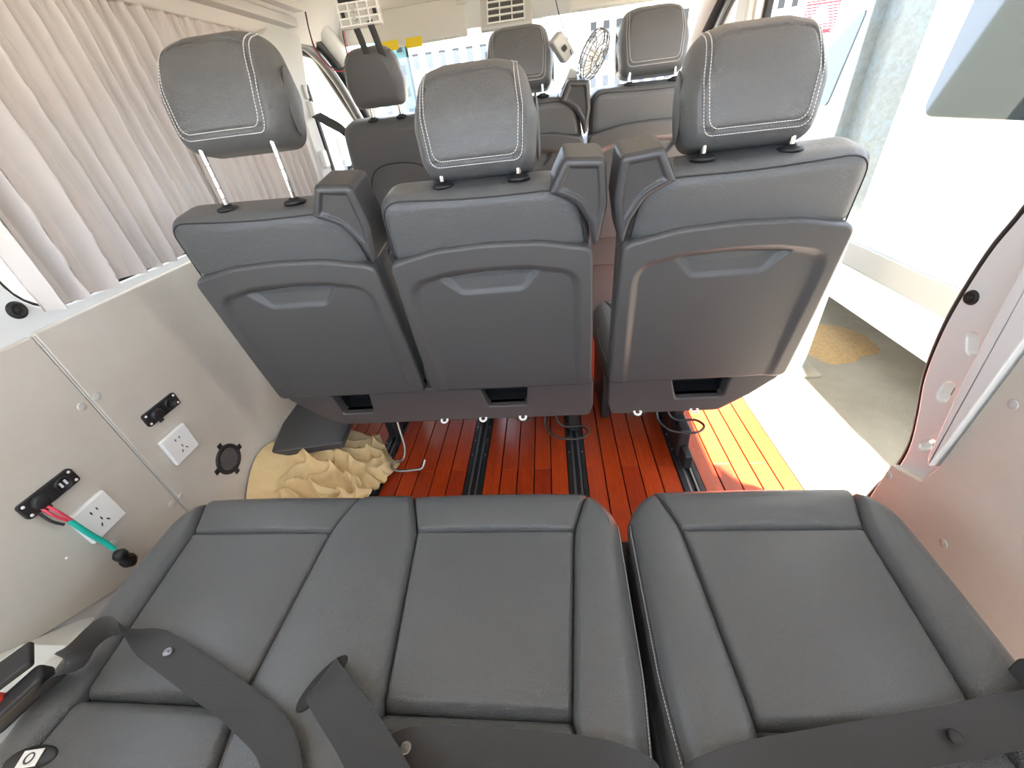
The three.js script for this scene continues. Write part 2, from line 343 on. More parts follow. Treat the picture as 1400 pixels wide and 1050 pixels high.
// roof, rails, front
{
  const c = structure('ceiling', 'beige headliner and bare roof of the van', 'ceiling');
  part(c, 'roof_panel', box(WR - WL + 0.1, 0.03, 2.9, 0.01), M.liner, [(WL + WR) / 2, 1.66, -1.15]);
  part(c, 'outer_roof', box(WR - WL + 0.2, 0.02, 2.95, 0.01), M.paint, [(WL + WR) / 2, 1.71, -1.15]);
  // coves between the sides and the roof
  const cove = roundPoly([[-1.13, 1.46, 0], [-1.02, 1.46, 0.01], [-0.86, 1.6, 0.06], [-0.7, 1.65, 0.02], [-0.7, 1.68, 0], [-1.13, 1.68, 0]], 0.03);
  part(c, 'roof_side_cove', extrude(cove, 2.8, 0.002).translate(0, 0, -2.52), M.liner);
  part(c, 'roof_side_cove', extrude(roundPoly([[0.9, 1.47, 0], [0.8, 1.47, 0.01], [0.62, 1.6, 0.06], [0.45, 1.65, 0.02], [0.45, 1.68, 0], [0.9, 1.68, 0]], 0.03), 2.8, 0.002).translate(0, 0, -2.52), M.liner);
  part(c, 'cant_rail', box(0.05, 0.028, 1.75, 0.004), M.trimGrey, [-0.965, 1.502, -1.165]);
  part(c, 'cant_rail', box(0.04, 0.02, 1.55, 0.004), M.trimGrey, [-0.82, 1.497, -1.04]);
  for (const z of [-1.6, -1.72, -1.84, -1.94]) part(c, 'rail_bracket', box(0.012, 0.016, 0.016, 0.002), M.whitePlastic, [-0.9, 1.535, z]);
  // headliner above the windscreen
  const hl = new THREE.CatmullRomCurve3([V(0, 1.655, -1.9), V(0, 1.62, -2.2), V(0, 1.55, -2.42), V(0, 1.47, -2.52)]);
  const pts = hl.getPoints(16), sh = [...pts.map((p) => [p.z, p.y]), ...pts.slice().reverse().map((p) => [p.z - 0.02, p.y + 0.03])];
  part(c, 'front_header', toSide(extrude(sh, WR - WL - 0.06, 0.003), WL + 0.03), M.liner);
}
{
  // B-pillar trim on the driver side
  const b = structure('trim_1', 'pale grey pillar cover behind the driver door', 'pillar');
  const q = roundPoly([[-1.845, 1.455, 0.01], [-1.93, 1.50, 0.01], [-2.16, 1.485, 0.02], [-2.05, 1.25, 0.03], [-2.06, 0.85, 0.02], [-1.94, 0.85, 0.01], [-1.95, 1.28, 0.03]], 0.02);
  part(b, 'pillar_cover', toSide(extrude(q, 0.05, 0.012), WL + 0.02), M.trimGrey);
  part(b, 'height_slot', box(0.003, 0.11, 0.008, 0.001), M.rubber, [WL + 0.071, 1.35, -2.015], [-0.12, 0, 0]);
  part(b, 'height_adjuster', box(0.022, 0.05, 0.03, 0.007), M.trimGrey, [WL + 0.08, 1.285, -2.03], [-0.1, 0, 0]);
  part(b, 'belt_guide', box(0.03, 0.06, 0.034, 0.012), M.white, [WL + 0.085, 1.225, -2.035], [-0.15, 0, 0]);
  part(b, 'coat_hook', box(0.03, 0.07, 0.045, 0.008), M.whitePlastic, [WL + 0.085, 1.04, -2.0]);
  part(b, 'door_shut_strip', box(0.03, 0.6, 0.035, 0.01), M.rubber, [WL + 0.06, 1.02, -2.09]);
  const a = structure('trim_2', 'dark windscreen pillar on the driver side', 'pillar');
  part(a, 'pillar_cover', tube([[-0.97, 1.66, -2.0], [-0.98, 1.6, -2.2], [-0.99, 1.5, -2.4], [-1.0, 1.38, -2.62], [-1.02, 1.18, -2.9], [-1.03, 0.95, -3.15]], 0.045, 30, 10), M.trimGrey);
  part(a, 'door_frame', tube([[-1.03, 1.49, -2.1], [-1.02, 1.49, -2.3], [-1.02, 1.4, -2.5], [-1.03, 1.2, -2.74], [-1.04, 1.0, -2.93]], 0.022, 40, 8), M.rubber);
  part(a, 'shut_face', tube([[-1.045, 1.46, -2.12], [-1.04, 1.455, -2.28], [-1.04, 1.36, -2.47], [-1.05, 1.16, -2.70], [-1.05, 1.0, -2.86]], 0.02, 40, 8), M.shell);
  const a2 = structure('trim_3', 'dark windscreen pillar and door seal on the passenger side', 'pillar');
  part(a2, 'pillar_cover', tube([[0.74, 1.66, -2.0], [0.75, 1.6, -2.2], [0.76, 1.5, -2.4], [0.77, 1.38, -2.62], [0.79, 1.18, -2.9], [0.80, 0.95, -3.15]], 0.045, 30, 10), M.trimGrey);
  part(a2, 'door_frame', tube([[0.80, 1.49, -2.15], [0.79, 1.49, -2.32], [0.79, 1.4, -2.52], [0.80, 1.2, -2.76], [0.81, 1.0, -2.95]], 0.022, 40, 8), M.rubber);
  part(a2, 'seal', tube([[0.83, 1.46, -2.14], [0.82, 1.455, -2.30], [0.82, 1.36, -2.49], [0.83, 1.16, -2.72], [0.83, 1.0, -2.88]], 0.014, 40, 8), M.shell);
}
{
  // right wall: front door window, open sliding door way, rear panel with the door post
  const w = structure('wall_right', 'side wall with open sliding door way, white post and beige lining', 'wall');
  const win = roundPoly([[-2.28, 0.9, 0.03], [-2.26, 1.45, 0.03], [-2.42, 1.44, 0.1], [-2.95, 0.98, 0.03]], 0.03);
  const skin = [[-2.1, 1.52], [-2.55, 1.52], [-3.2, 0.95], [-3.2, -0.1], [-2.1, -0.1]];
  part(w, 'front_door', toSide(extrude(skin, 0.05, 0.008, [win]), WR + 0.0), M.paint);
  part(w, 'door_glass', toSide(extrude(win, 0.004, 0), WR + 0.03), M.glass);
  part(w, 'pillar_cover', box(0.05, 1.6, 0.12, 0.015), M.trimGrey, [WR - 0.01, 0.72, -2.18]);
  part(w, 'post_seal', box(0.03, 1.6, 0.022, 0.009), M.rubber, [WR + 0.03, 0.72, -2.09]);
  part(w, 'post_seal', box(0.02, 1.6, 0.014, 0.006), M.shell, [WR + 0.035, 0.72, -2.12]);
  part(w, 'header', box(0.07, 0.1, 2.4, 0.01), M.paint, [WR + 0.03, 1.53, -0.91]);
  // rear body side: outline of the door opening follows the rubber seal
  const edge = [[-0.74, -0.06], [-0.775, 0.1], [-0.768, 0.215], [-0.752, 0.30], [-0.752, 0.389], [-0.775, 0.47], [-0.806, 0.554], [-0.823, 0.66], [-0.825, 0.732], [-0.818, 0.837], [-0.802, 0.911], [-0.79, 1.05], [-0.80, 1.3], [-0.84, 1.48]];
  const sealCurve = new THREE.CatmullRomCurve3(edge.map(([z, y]) => V(WR + 0.012, y, z)), false, 'centripetal');
  const ep = sealCurve.getPoints(60).map((p) => [p.z + 0.008, p.y]);
  const slot = (z, y, a, w2 = 0.011, h = 0.022) => { const out = []; for (let i = 0; i < 20; i++) { const t = i / 20 * Math.PI * 2, x0 = Math.cos(t) * w2, y0 = Math.sin(t) * w2 + Math.sign(Math.sin(t)) * (h - w2) ; out.push([z + x0 * Math.cos(a) - y0 * Math.sin(a), y + x0 * Math.sin(a) + y0 * Math.cos(a)]); } return out; };
  const rearWin = roundPoly([[-0.45, 0.92, 0.08], [-0.45, 1.27, 0.08], [0.2, 1.27, 0.08], [0.2, 0.92, 0.08]], 0.03).reverse();
  part(w, 'door_post', toSide(extrude([...ep, [0.3, 1.48], [0.3, -0.06]], 0.02, 0.004, [slot(-0.748, 0.672, 0.5), slot(-0.742, 0.559, 0.0, 0.012, 0.024), slot(-0.712, 0.432, -0.5, 0.009, 0.022), rearWin]), WR + 0.0), M.paint);
  part(w, 'outer_skin', toSide(extrude([...ep.map(([z, y]) => [z + 0.03, y]), [0.34, 1.48], [0.34, -0.06]], 0.01, 0.003, [rearWin]), WR + 0.09), M.paint);
  part(w, 'rear_glass', toSide(extrude(rearWin, 0.004, 0), WR + 0.06), M.glass);
  part(w, 'door_seal', metreUV(new THREE.TubeGeometry(sealCurve, 90, 0.011, 8)), M.rubber);
  const plug = lathe([[0, 0.006], [0.004, 0.006], [0.005, 0.003], [0.009, 0.0035], [0.010, 0.005], [0.012, 0.005], [0.015, 0]], 24).rotateZ(Math.PI / 2);
  part(w, 'rubber_plug', plug, M.rubber, [WR - 0.004, 0.748, -0.797]);
  // raised white channel between post and lining
  const ridge = roundPoly([[-0.664, 0.412, 0.003], [-0.677, 0.433, 0.004], [-0.700, 0.60, 0.02], [-0.718, 0.764, 0.03], [-0.728, 0.9, 0.03], [-0.72, 1.45, 0.02], [-0.60, 1.45, 0.02], [-0.643, 0.9, 0.03], [-0.655, 0.726, 0.03], [-0.659, 0.5, 0.02]], 0.02);
  part(w, 'post_channel', toSide(extrude(ridge, 0.026, 0.003), WR - 0.026), M.paint);
  // beige lining
  const lin1 = roundPoly([[-0.745, 0.336, 0.004], [-0.668, 0.366, 0.006], [-0.656, 0.42, 0.02], [-0.650, 0.73, 0.02], [-0.64, 0.88, 0.02], [0.28, 0.88, 0.01], [0.28, 0.02, 0.01], [-0.755, 0.02, 0.01]], 0.02);
  part(w, 'lining_panel', toSide(extrude(lin1, 0.012, 0.004), WR - 0.016), M.beige);
  const stud = lathe([[0, 0.006], [0.005, 0.006], [0.0062, 0.0045], [0.0075, 0.0055], [0.0095, 0.004], [0.0105, 0]], 16).rotateZ(Math.PI / 2);
  for (const [y, z] of [[0.625, -0.615], [0.293, -0.559], [0.31, -0.735]]) part(w, 'lining_clip', stud, M.trimGrey, [WR - 0.016, y, z]);
}
{
  const d = structure('wall_front', 'dark dashboard below the windscreen', 'dashboard');
  part(d, 'dashboard', toSide(extrude(roundPoly([[-2.62, 0.3, 0.02], [-2.62, 0.86, 0.06], [-2.72, 0.97, 0.08], [-3.3, 0.93, 0.02], [-3.3, 0.3, 0.01]], 0.03), WR - WL - 0.06, 0.01), WL + 0.03), M.shell);
  const s = structure('window_1', 'windscreen of the van', 'windscreen');
  const g = new THREE.BoxGeometry(WR - WL - 0.08, 1.0, 0.005); part(s, 'glass', metreUV(g), M.glass, [(WL + WR) / 2, 1.19, -2.87], [-0.97, 0, 0]);
  const bk = structure('wall_back', 'rear frame of the van round the open tailgate', 'wall');
  for (const [x, w2] of [[WL + 0.02, 0.1], [WR - 0.02, 0.1]]) part(bk, 'tailgate_post', box(w2, 1.55, 0.06, 0.01), M.paint, [x, 0.75, 0.31]);
  part(bk, 'bumper_sill', box(WR - WL, 0.08, 0.1, 0.01), M.paint, [(WL + WR) / 2, -0.01, 0.36]);
}

// ---------------------------------------------------------------- curtains
function curtain(z0, z1, y0, y1, folds, sd, label) {
  const nz = 220, ny = 40, pos = [], idx = [];
  for (let j = 0; j <= ny; j++) for (let i = 0; i <= nz; i++) {
    const u = i / nz, v = j / ny, n1 = noise.noise(u * 7 + sd, v * 1.1, sd), n2 = noise.noise(u * 3.1 + sd * 2, v * 0.7, 4.2);
    const n3 = noise.noise(u * 2.4 + sd, 0.3, 7.7 + v * 0.35), ph = u * folds * Math.PI * 2 + n2 * 3.2 + n3 * 6.5 + n1 * 1.1 + (1 - v) * 0.9 * noise.noise(u * 5, 1.2, sd), amp = (0.009 + 0.016 * (0.5 + n3)) * (1 - 0.45 * smooth(v, 0.86, 1));
    const hem = 0.008 * noise.noise(u * 9, 2.2, sd) * (1 - v), gather = smooth(v, 0.88, 0.96) * 0.004 * Math.sin(u * folds * 22);
    const wrinkle = 0.007 * noise.noise(u * 26, v * 9, sd + 3) * (1 - smooth(v, 0.0, 0.35)) + 0.002 * noise.noise(u * 40, v * 14, sd);
    pos.push(WL + 0.045 + amp * (1.5 - 2.2 * Math.pow(Math.abs(Math.sin(ph / 2)), 0.75) + 0.22 * Math.sin(2 * ph + 1)) + gather + wrinkle, y0 + (y1 - y0) * v + hem, z0 + (z1 - z0) * u + 0.006 * Math.cos(ph));
  }
  for (let j = 0; j < ny; j++) for (let i = 0; i < nz; i++) { const a = j * (nz + 1) + i; idx.push(a, a + 1, a + nz + 1, a + 1, a + nz + 2, a + nz + 1); }
  const g = new THREE.BufferGeometry(); g.setAttribute('position', new THREE.Float32BufferAttribute(pos, 3)); g.setIndex(idx); g.computeVertexNormals(); metreUV(g);
  const t = thing('window_curtain', label, 'curtain', [0, 0, 0]);
  part(t, 'cloth', g, M.curtain);
  return t;
}
curtain(-0.695, -1.31, 0.9, 1.475, 11, 1.7, 'pale pinkish beige pleated curtain above the wall sockets');
curtain(-1.30, -1.93, 0.905, 1.475, 12, 5.3, 'pale beige pleated curtain between the raised headrest and the driver door pillar');
{ const r = thing('curtain_rod', 'thin white rod along the top of the side window curtains', 'curtain rod', [WL + 0.045, 1.478, -1.3]); part(r, 'rod', cyl(0.006, 0.006, 1.3, 12).rotateX(Math.PI / 2), M.white); for (const z of [-0.64, 0, 0.64]) part(r, 'bracket', box(0.05, 0.012, 0.014, 0.003), M.white, [-0.025, 0, z]); }

// ---------------------------------------------------------------- seats
const outlineBack = roundPoly([[-0.236, -0.005, 0.03], [0.236, -0.005, 0.03], [0.238, 0.42, 0.08], [0.212, 0.572, 0.10], [-0.228, 0.58, 0.05], [-0.238, 0.42, 0.1]], 0.01);
const cushionBack = capBody(outlineBack, [0, 0.36], 36, (x, y, d) => -0.004 - quarter(d, 0.034) - 0.012 * (1 - smooth(y, 0.43, 0.45)) + 0.006 * (1 - (x / 0.24) ** 2), (x, y, d) => -0.135 + quarter(d, 0.05));
const outlineShell = roundPoly([[-0.245, 0.0, 0.022], [0.245, 0.0, 0.022], [0.244, 0.2, 0.3], [0.238, 0.436, 0.03], [0.12, 0.462, 0.2], [0, 0.468, 0.3], [-0.12, 0.462, 0.2], [-0.238, 0.436, 0.03], [-0.244, 0.2, 0.3]], 0.0075);
const outlineRecess = roundPoly([[-0.202, -0.1, 0], [0.202, -0.1, 0], [0.206, 0.38, 0.06], [0.09, 0.404, 0.15], [0, 0.407, 0.3], [-0.09, 0.404, 0.15], [-0.206, 0.38, 0.06]], 0.015);
const outlineGrip = roundPoly([[-0.138, 0.391, 0.008], [-0.085, 0.333, 0.03], [0.075, 0.333, 0.03], [0.122, 0.394, 0.008], [0, 0.401, 0.1]], 0.01);
const inside = (x, y, pts) => { let c = false; for (let i = 0, j = pts.length - 1; i < pts.length; j = i++) { const a = pts[i], b = pts[j]; if ((a.y > y) !== (b.y > y) && x < (b.x - a.x) * (y - a.y) / (b.y - a.y) + a.x) c = !c; } return c; };
const sd = (x, y, pts) => (inside(x, y, pts) ? 1 : -1) * edgeDist(x, y, pts);
// the shell is a grid between its outline and the centre, fine enough to carry the rim, the recessed panel and the finger grip
const shellGeo = capBody(outlineShell, [0, 0.27], 96, (x, y, d) => {
  const r = sd(x, y, outlineRecess), g = sd(x, y, outlineGrip);
  const deep = smooth(y, -0.05, 0.25);
  return 0.012 - quarter(d, 0.009) * 1.2 - (0.004 + 0.009 * deep) * smooth(r, -0.009, 0.015) - 0.016 * smooth(g, -0.001, 0.014) * (0.35 + 0.65 * smooth(y, 0.325, 0.40)) + 0.004 * (1 - (x / 0.24) ** 2);
}, (x, y, d) => -0.012);
const pipe = (pts, r = 0.0016) => tube(pts, r, 80, 6);
const backZ = (x, y) => -0.004 - quarter(edgeDist(x, y, outlineBack), 0.034) + 0.006 * (1 - (x / 0.24) ** 2);
const seamLine = outlineBack.filter((p) => p.y > 0.44).map((p) => { const q = p.clone().sub(new THREE.Vector2(0, 0.36)), l = q.length(); q.multiplyScalar((l - 0.014) / l); q.y += 0.36; return V(q.x, q.y, backZ(q.x, q.y) + 0.0004); });
const outlineTower = roundPoly([[0.145, 0.562, 0.004], [0.178, 0.625, 0.014], [0.256, 0.618, 0.016], [0.264, 0.53, 0.05], [0.25, 0.45, 0.02], [0.238, 0.44, 0.004], [0.226, 0.49, 0.03], [0.2, 0.535, 0.05]], 0.006);
const towerGeo = capBody(outlineTower, [0.222, 0.56], 26, (x, y, d) => 0.016 - quarter(d, 0.012) - 0.005 * smooth(d, 0.014, 0.019) * smooth(y, 0.48, 0.52), (x, y, d) => -0.09 + quarter(d, 0.01));
const headOutline = roundPoly([[-0.112, 0.0, 0.035], [0.112, 0.0, 0.035], [0.124, 0.08, 0.06], [0.1, 0.158, 0.05], [0.05, 0.170, 0.08], [-0.05, 0.170, 0.08], [-0.1, 0.158, 0.05], [-0.124, 0.08, 0.06]], 0.006);
const headGeo = capBody(headOutline, [0, 0.08], 34, (x, y, d) => 0.036 - quarter(d, 0.034) * 1.35 - 0.012 * quarter(d, 0.07) / 0.07 - 0.0045 * Math.exp(-(((d - 0.0245) / 0.0018) ** 2)) + 0.006 * (1 - (x / 0.12) ** 2) * (1 - ((y - 0.08) / 0.09) ** 2) - 0.03 * Math.max(0, (y - 0.085) / 0.09) ** 2, (x, y, d) => -0.098 + quarter(d, 0.045));
// stitch rows run up both sides and along the foot of the rear face
const headZ = (x, y) => { const d = edgeDist(x, y, headOutline); return 0.036 - quarter(d, 0.034) * 1.35 - 0.012 * quarter(d, 0.07) / 0.07 + 0.006 * (1 - (x / 0.12) ** 2) * (1 - ((y - 0.08) / 0.09) ** 2) - 0.03 * Math.max(0, (y - 0.085) / 0.09) ** 2; };
function inset(off) { const o = []; const base = roundPoly([[-0.086 + off * 0.75, 0.16, 0], [-0.0935 + off, 0.09, 0.05], [-0.086 + off, 0.021 + off, 0.02], [0.086 - off, 0.021 + off, 0.02], [0.0935 - off, 0.09, 0.05], [0.086 - off * 0.75, 0.16, 0]], 0.005); for (const p of base) if (p.y < 0.155 || Math.abs(p.x) > 0.08 - off * 0.75) o.push(V(p.x, p.y, headZ(p.x, p.y) + 0.0004)); return o; }
function cutTop(list) { const i = list.findIndex((p, k) => k > 0 && p.distanceTo(list[k - 1]) > 0.03); return i > 0 ? [...list.slice(i), ...list.slice(0, i)] : list; }
const stitchGeo = merge([stitches(cutTop(inset(0.0045))), stitches(cutTop(inset(-0.0035)))]);
headGeo.scale(1.06, 1.25, 1.08); stitchGeo.scale(1.06, 1.25, 1.08);
const sidePanelGeo = metreUV(new THREE.SphereGeometry(1, 24, 16).scale(0.006, 0.064, 0.024));
const postGeo = (len) => metreUV(new THREE.CylinderGeometry(0.0055, 0.0055, len, 16));
const guideGeo = lathe([[0.0065, 0.009], [0.010, 0.009], [0.012, 0.006], [0.021, 0.004], [0.024, 0.0015], [0.0245, -0.004], [0, -0.004]], 28);
const notchGeo = cyl(0.0058, 0.0058, 0.003, 12);

function addBackrest(parent, pos, tilt, { mirror = 1, raise = 0.033, shell = true, tower = true, head = true, plain = false, mats = {} } = {}) {
  const g = new THREE.Group(); g.name = 'backrest'; g.position.set(...pos); g.rotation.x = tilt; parent.add(g);
  const flip = (geo) => (mirror > 0 ? geo : flipped(geo));
  part(g, 'back_cushion', flip(cushionBack), M.leather);
  if (shell) part(g, 'back_shell', flip(shellGeo), M.shell, null, null, 'hard grey back shell with finger grip');
  if (!plain) part(g, 'seam', flip(pipe(seamLine)), M.piping);
  if (tower) part(g, 'belt_tower', flip(towerGeo), M.tower, null, null, 'glossy black shoulder belt housing');
  if (head) {
    // posts rise along the tilt of the back; the pad stands in front of them and leans forward a little
    const h = new THREE.Group(); h.name = 'headrest'; parent.add(h);
    const ct = Math.cos(tilt), st = Math.sin(tilt);
    h.position.set(pos[0], pos[1] + 0.571 * ct + 0.04 * st, pos[2] + 0.571 * st - 0.04 * ct); for (const s of [-1, 1]) {
      part(h, 'post', postGeo(raise + 0.05), M.chrome, [s * 0.083, (raise + 0.04) / 2 - 0.02, -0.012]);
      part(h, 'post_guide', guideGeo, M.black, [s * 0.083, 0.008, -0.012]);
      if (raise > 0.1) for (let k = 0; k < 4; k++) part(h, 'post_notch', notchGeo, M.steel, [s * 0.083, 0.03 + k * 0.022, -0.012]);
    }
    const lean = -0.2, q = (x, y, z) => { const c = Math.cos(lean), n = Math.sin(lean); return [x, raise - 0.016 + y * c - z * n, -0.018 + y * n + z * c]; };
    part(h, 'pad', headGeo, M.leather, q(0, 0, 0), [lean, 0, 0]);
    part(h, 'stitching', stitchGeo, M.thread, q(0, 0, 0), [lean, 0, 0]).userData.kind = 'stuff';
    for (const s of [-1, 1]) part(h, 'side_panel', sidePanelGeo, M.leather, q(s * 0.127, 0.085, -0.04), [lean, 0, 0]);
  }
  return g;
}
const flipCache = new Map();
function flipped(geo) {
  if (!flipCache.has(geo)) {
    const h = geo.clone(); h.scale(-1, 1, 1);
    if (h.index) { const a = h.index.array; for (let i = 0; i < a.length; i += 3) { const t = a[i]; a[i] = a[i + 2]; a[i + 2] = t; } }
    h.computeVertexNormals(); flipCache.set(geo, h);
  }
  return flipCache.get(geo);
}
const lerpPts = (t, pts) => { for (let i = 0; i < pts.length - 1; i++) if (t <= pts[i + 1][0] || i === pts.length - 2) { const k = (t - pts[i][0]) / (pts[i + 1][0] - pts[i][0]); return pts[i][1] + (pts[i + 1][1] - pts[i][1]) * k; } };
const smoothPts = (t, pts) => (lerpPts(t, pts) * 2 + lerpPts(Math.max(pts[0][0], t - 0.02), pts) + lerpPts(Math.min(pts[pts.length - 1][0], t + 0.02), pts)) / 4;
// seat cushion made of upholstered panels. x limits of the body, list of centres of the padded middles
function addCushion(parent, x0, x1, centres, zf, zr, y, yb) {
  const L = zr - zf, zs = zf + 0.108, ze = zr - 0.115;                      // front roll, middle panel, rear roll
  const half = (z) => smoothPts(z, [[zf, 0.2], [zf + 0.03, 0.19], [zs, 0.162], [zf + 0.25, 0.152], [ze, 0.141], [zr, 0.158]]);
  const top = (x, z) => y - 0.028 * ((z - zf) / L - 0.15) + 0;              // the seat falls a little to the back
  const corner = (z, x, s) => { const k = Math.max(0, 1 - (z - zf) / 0.1); return x + s * 0.075 * k * k - s * 0.012 * smooth(z, ze - 0.08, zr) * (s > 0 ? -1 : -1); };
  const xs = (z) => [corner(z, x0, 1), ...centres.flatMap((c) => [c - half(z), c + half(z)]), corner(z, x1, -1)];
  const n = centres.length * 2 + 1;
  for (let k = 0; k < n; k++) {
    const mid = k % 2 === 1, Q = (za, zb) => (u, v) => { const z = za + (zb - za) * v, q = xs(z); return [q[k] + (q[k + 1] - q[k]) * u, z]; };
    if (mid) {
      part(parent, 'front_roll', panel(Q(zf, zs), (x, z) => top(x, z), [0.011, 0.011, 0.05, 0.009], 0.012, 26), M.leather);
      part(parent, 'centre_panel', panel(Q(zs, ze), (x, z) => top(x, z), [0.010, 0.010, 0.009, 0.016], 0.010, 44), M.leather);
      part(parent, 'rear_roll', panel(Q(ze, zr), (x, z) => top(x, z) + 0.004, [0.011, 0.011, 0.018, 0.03], 0.004), M.leather);
    } else {
      const outerL = k === 0, outerR = k === n - 1;
      part(parent, 'bolster', panel(Q(zf, zr), (x, z) => top(x, z) + 0.005, [outerL ? 0.045 : 0.015, outerR ? 0.045 : 0.015, 0.05, 0.03], 0.012, 64), M.leather);
    }
  }
  // side skirt below the panels
  const o = []; for (let i = 0; i <= 20; i++) { const z = zf + 0.006 + (L - 0.01) * i / 20; o.push([corner(z, x0, 1) + 0.004, z]); } for (let i = 20; i >= 0; i--) { const z = zf + 0.006 + (L - 0.01) * i / 20; o.push([corner(z, x1, -1) - 0.004, z]); }
  part(parent, 'cushion_base', metreUV(clean(extrude(o.map(([x, z]) => [x, -z]), y - 0.048 - yb, 0.002)).rotateX(-Math.PI / 2).translate(0, yb, 0)), M.leather);
  part(parent, 'foam_core', metreUV(clean(extrude(o.map(([x, z]) => [x + (x < (x0 + x1) / 2 ? 0.024 : -0.024), -Math.max(zf + 0.026, z)]), y - 0.026 - yb - 0.03, 0.001)).rotateX(-Math.PI / 2).translate(0, yb + 0.01, 0)), M.skirt);
  // sewn edges along the two sides
  const rim = (x, s) => { const p = []; for (let i = 4; i <= 30; i++) { const z = zf + 0.03 + (L - 0.07) * i / 30; p.push(V(corner(z, x, s) + s * 0.0045, top(x, z) + 0.008 - 0.0275, z)); } return p; };
  part(parent, 'seam', merge([tube(rim(x0, 1).map((p) => p.clone().add(V(0.003, 0.006, 0))), 0.0012, 60, 6), tube(rim(x1, -1).map((p) => p.clone().add(V(-0.003, 0.006, 0))), 0.0012, 60, 6)]), M.piping);
  part(parent, 'stitching', merge([stitches(rim(x0, 1)), stitches(rim(x1, -1))]), M.thread).userData.kind = 'stuff';
}
function addSkirt(parent, x0, x1, zb, y0, y1, pockets, mirror = 1) {
  // plastic cover below the seat back, with pockets cut into it
  const holes = pockets.map(([a, b, c, d]) => roundPoly([[a, d, 0.004], [a + 0.018, c, 0.008], [b - 0.008, c, 0.008], [b, d, 0.004]], 0.01));
  const prof = [[0, y1, 0.01], [0.005, y1 - 0.02, 0.03], [0.07, y0 + 0.055, 0.06], [0.15, y0, 0.05]], W2 = x1 - x0, far = [[W2 - 0.01, y0, 0.02], [W2, y0 + 0.04, 0.02], [W2, y1, 0.01]];
  const o = roundPoly([...prof, ...far].map(([x, y, r]) => [mirror > 0 ? x0 + x : x1 - x, y, r]), 0.012);
  if (mirror < 0) o.reverse();
  const s = part(parent, 'rear_skirt', extrude(o, 0.03, 0.006, holes), M.skirt, [0, 0, zb - 0.03]);
  pockets.forEach(([a, b, c, d]) => part(s, 'pocket', merge([box(b - a + 0.01, d - c + 0.01, 0.004, 0.001).translate((a + b) / 2, (c + d) / 2, -0.055), box(b - a, 0.004, 0.07, 0.001).translate((a + b) / 2, c - 0.002, -0.02), box(0.004, d - c, 0.07, 0.001).translate(a, (c + d) / 2, -0.02), box(0.004, d - c, 0.07, 0.001).translate(b, (c + d) / 2, -0.02)]), M.black, [0, 0, 0]));
  return s;
}
const TILT = THREE.MathUtils.degToRad(10.2);
const ringTag = lathe([[0.006, 0], [0.007, 0.0012], [0.0125, 0.0012], [0.0135, 0], [0.0125, -0.0012], [0.007, -0.0012], [0.006, 0]], 24).rotateX(0.45);
const hookPath = (x, y, z) => [[x - 0.05, y + 0.06, z - 0.10], [x - 0.05, y + 0.015, z - 0.06], [x - 0.02, y, z - 0.02], [x + 0.03, y, z], [x + 0.08, y, z - 0.005], [x + 0.104, y, z - 0.035], [x + 0.085, y, z - 0.066], [x + 0.02, y, z - 0.07], [x - 0.005, y + 0.015, z - 0.085], [x - 0.012, y + 0.06, z - 0.13]];
// ----- second row
{
  const b = thing('double_bench_seat', 'black leather double bench with grey back shells in front of the beige wall', 'seat', [-0.385, 0, -1.2]);
  const L = new THREE.Group();   // offsets: children are written in world coordinates and moved to the base of the bench
  const add = (o) => o.children.forEach((c) => c.position.sub(b.position));
  addBackrest(b, [-0.655, 0.445, -1.0], TILT, { raise: 0.132 });
  addBackrest(b, [-0.143, 0.445, -1.0], TILT, {});
  addSkirt(b, -0.885, 0.108, -1.005, 0.318, 0.452, [[-0.732, -0.602, 0.365, 0.438], [-0.24, -0.092, 0.37, 0.438]]);
  addCushion(b, -0.895, 0.1, [-0.655, -0.143], -1.60, -1.13, 0.45, 0.33);
  part(b, 'frame', merge([at(box(0.9, 0.04, 0.4, 0.01), -0.385, 0.31, -1.35), at(box(0.045, 0.3, 0.3, 0.01), -0.725, 0.155, -1.42), at(box(0.045, 0.3, 0.3, 0.01), 0.06, 0.155, -1.42), at(box(0.045, 0.3, 0.3, 0.01), -0.33, 0.155, -1.5)]), M.darkSteel);
  part(b, 'recliner_bulge', metreUV(new THREE.SphereGeometry(1, 24, 16).scale(0.02, 0.075, 0.06)), M.tower, [-0.885, 0.60, -1.02], [0.2, 0, 0]);
  part(b, 'recliner_bulge', metreUV(new THREE.SphereGeometry(1, 24, 16).scale(0.016, 0.075, 0.05)), M.tower, [-0.387, 0.50, -1.03], [0.2, 0, 0]);
  part(b, 'release_loop', tube(hookPath(0.0, 0.15, -1.073), 0.0045, 80, 8), M.darkSteel);
  part(b, 'release_lever', tube([[-0.615, 0.30, -1.16], [-0.61, 0.2, -1.13], [-0.603, 0.09, -1.10], [-0.62, 0.055, -1.085], [-0.655, 0.045, -1.085], [-0.662, 0.04, -1.065], [-0.64, 0.035, -1.05], [-0.57, 0.035, -1.05], [-0.535, 0.04, -1.055], [-0.525, 0.06, -1.08]], 0.0055, 80, 8), M.steel);
  part(b, 'wire_bracket', tube([[-0.135, 0.32, -1.03], [-0.135, 0.288, -1.025], [-0.095, 0.288, -1.025], [-0.095, 0.32, -1.03]], 0.0028, 30, 6), M.darkSteel);
  for (const x of [-0.375, -0.245, -0.115]) part(b, 'anchor_ring', ringTag, M.white, [x, 0.325, -0.996]);
  add(b);
}
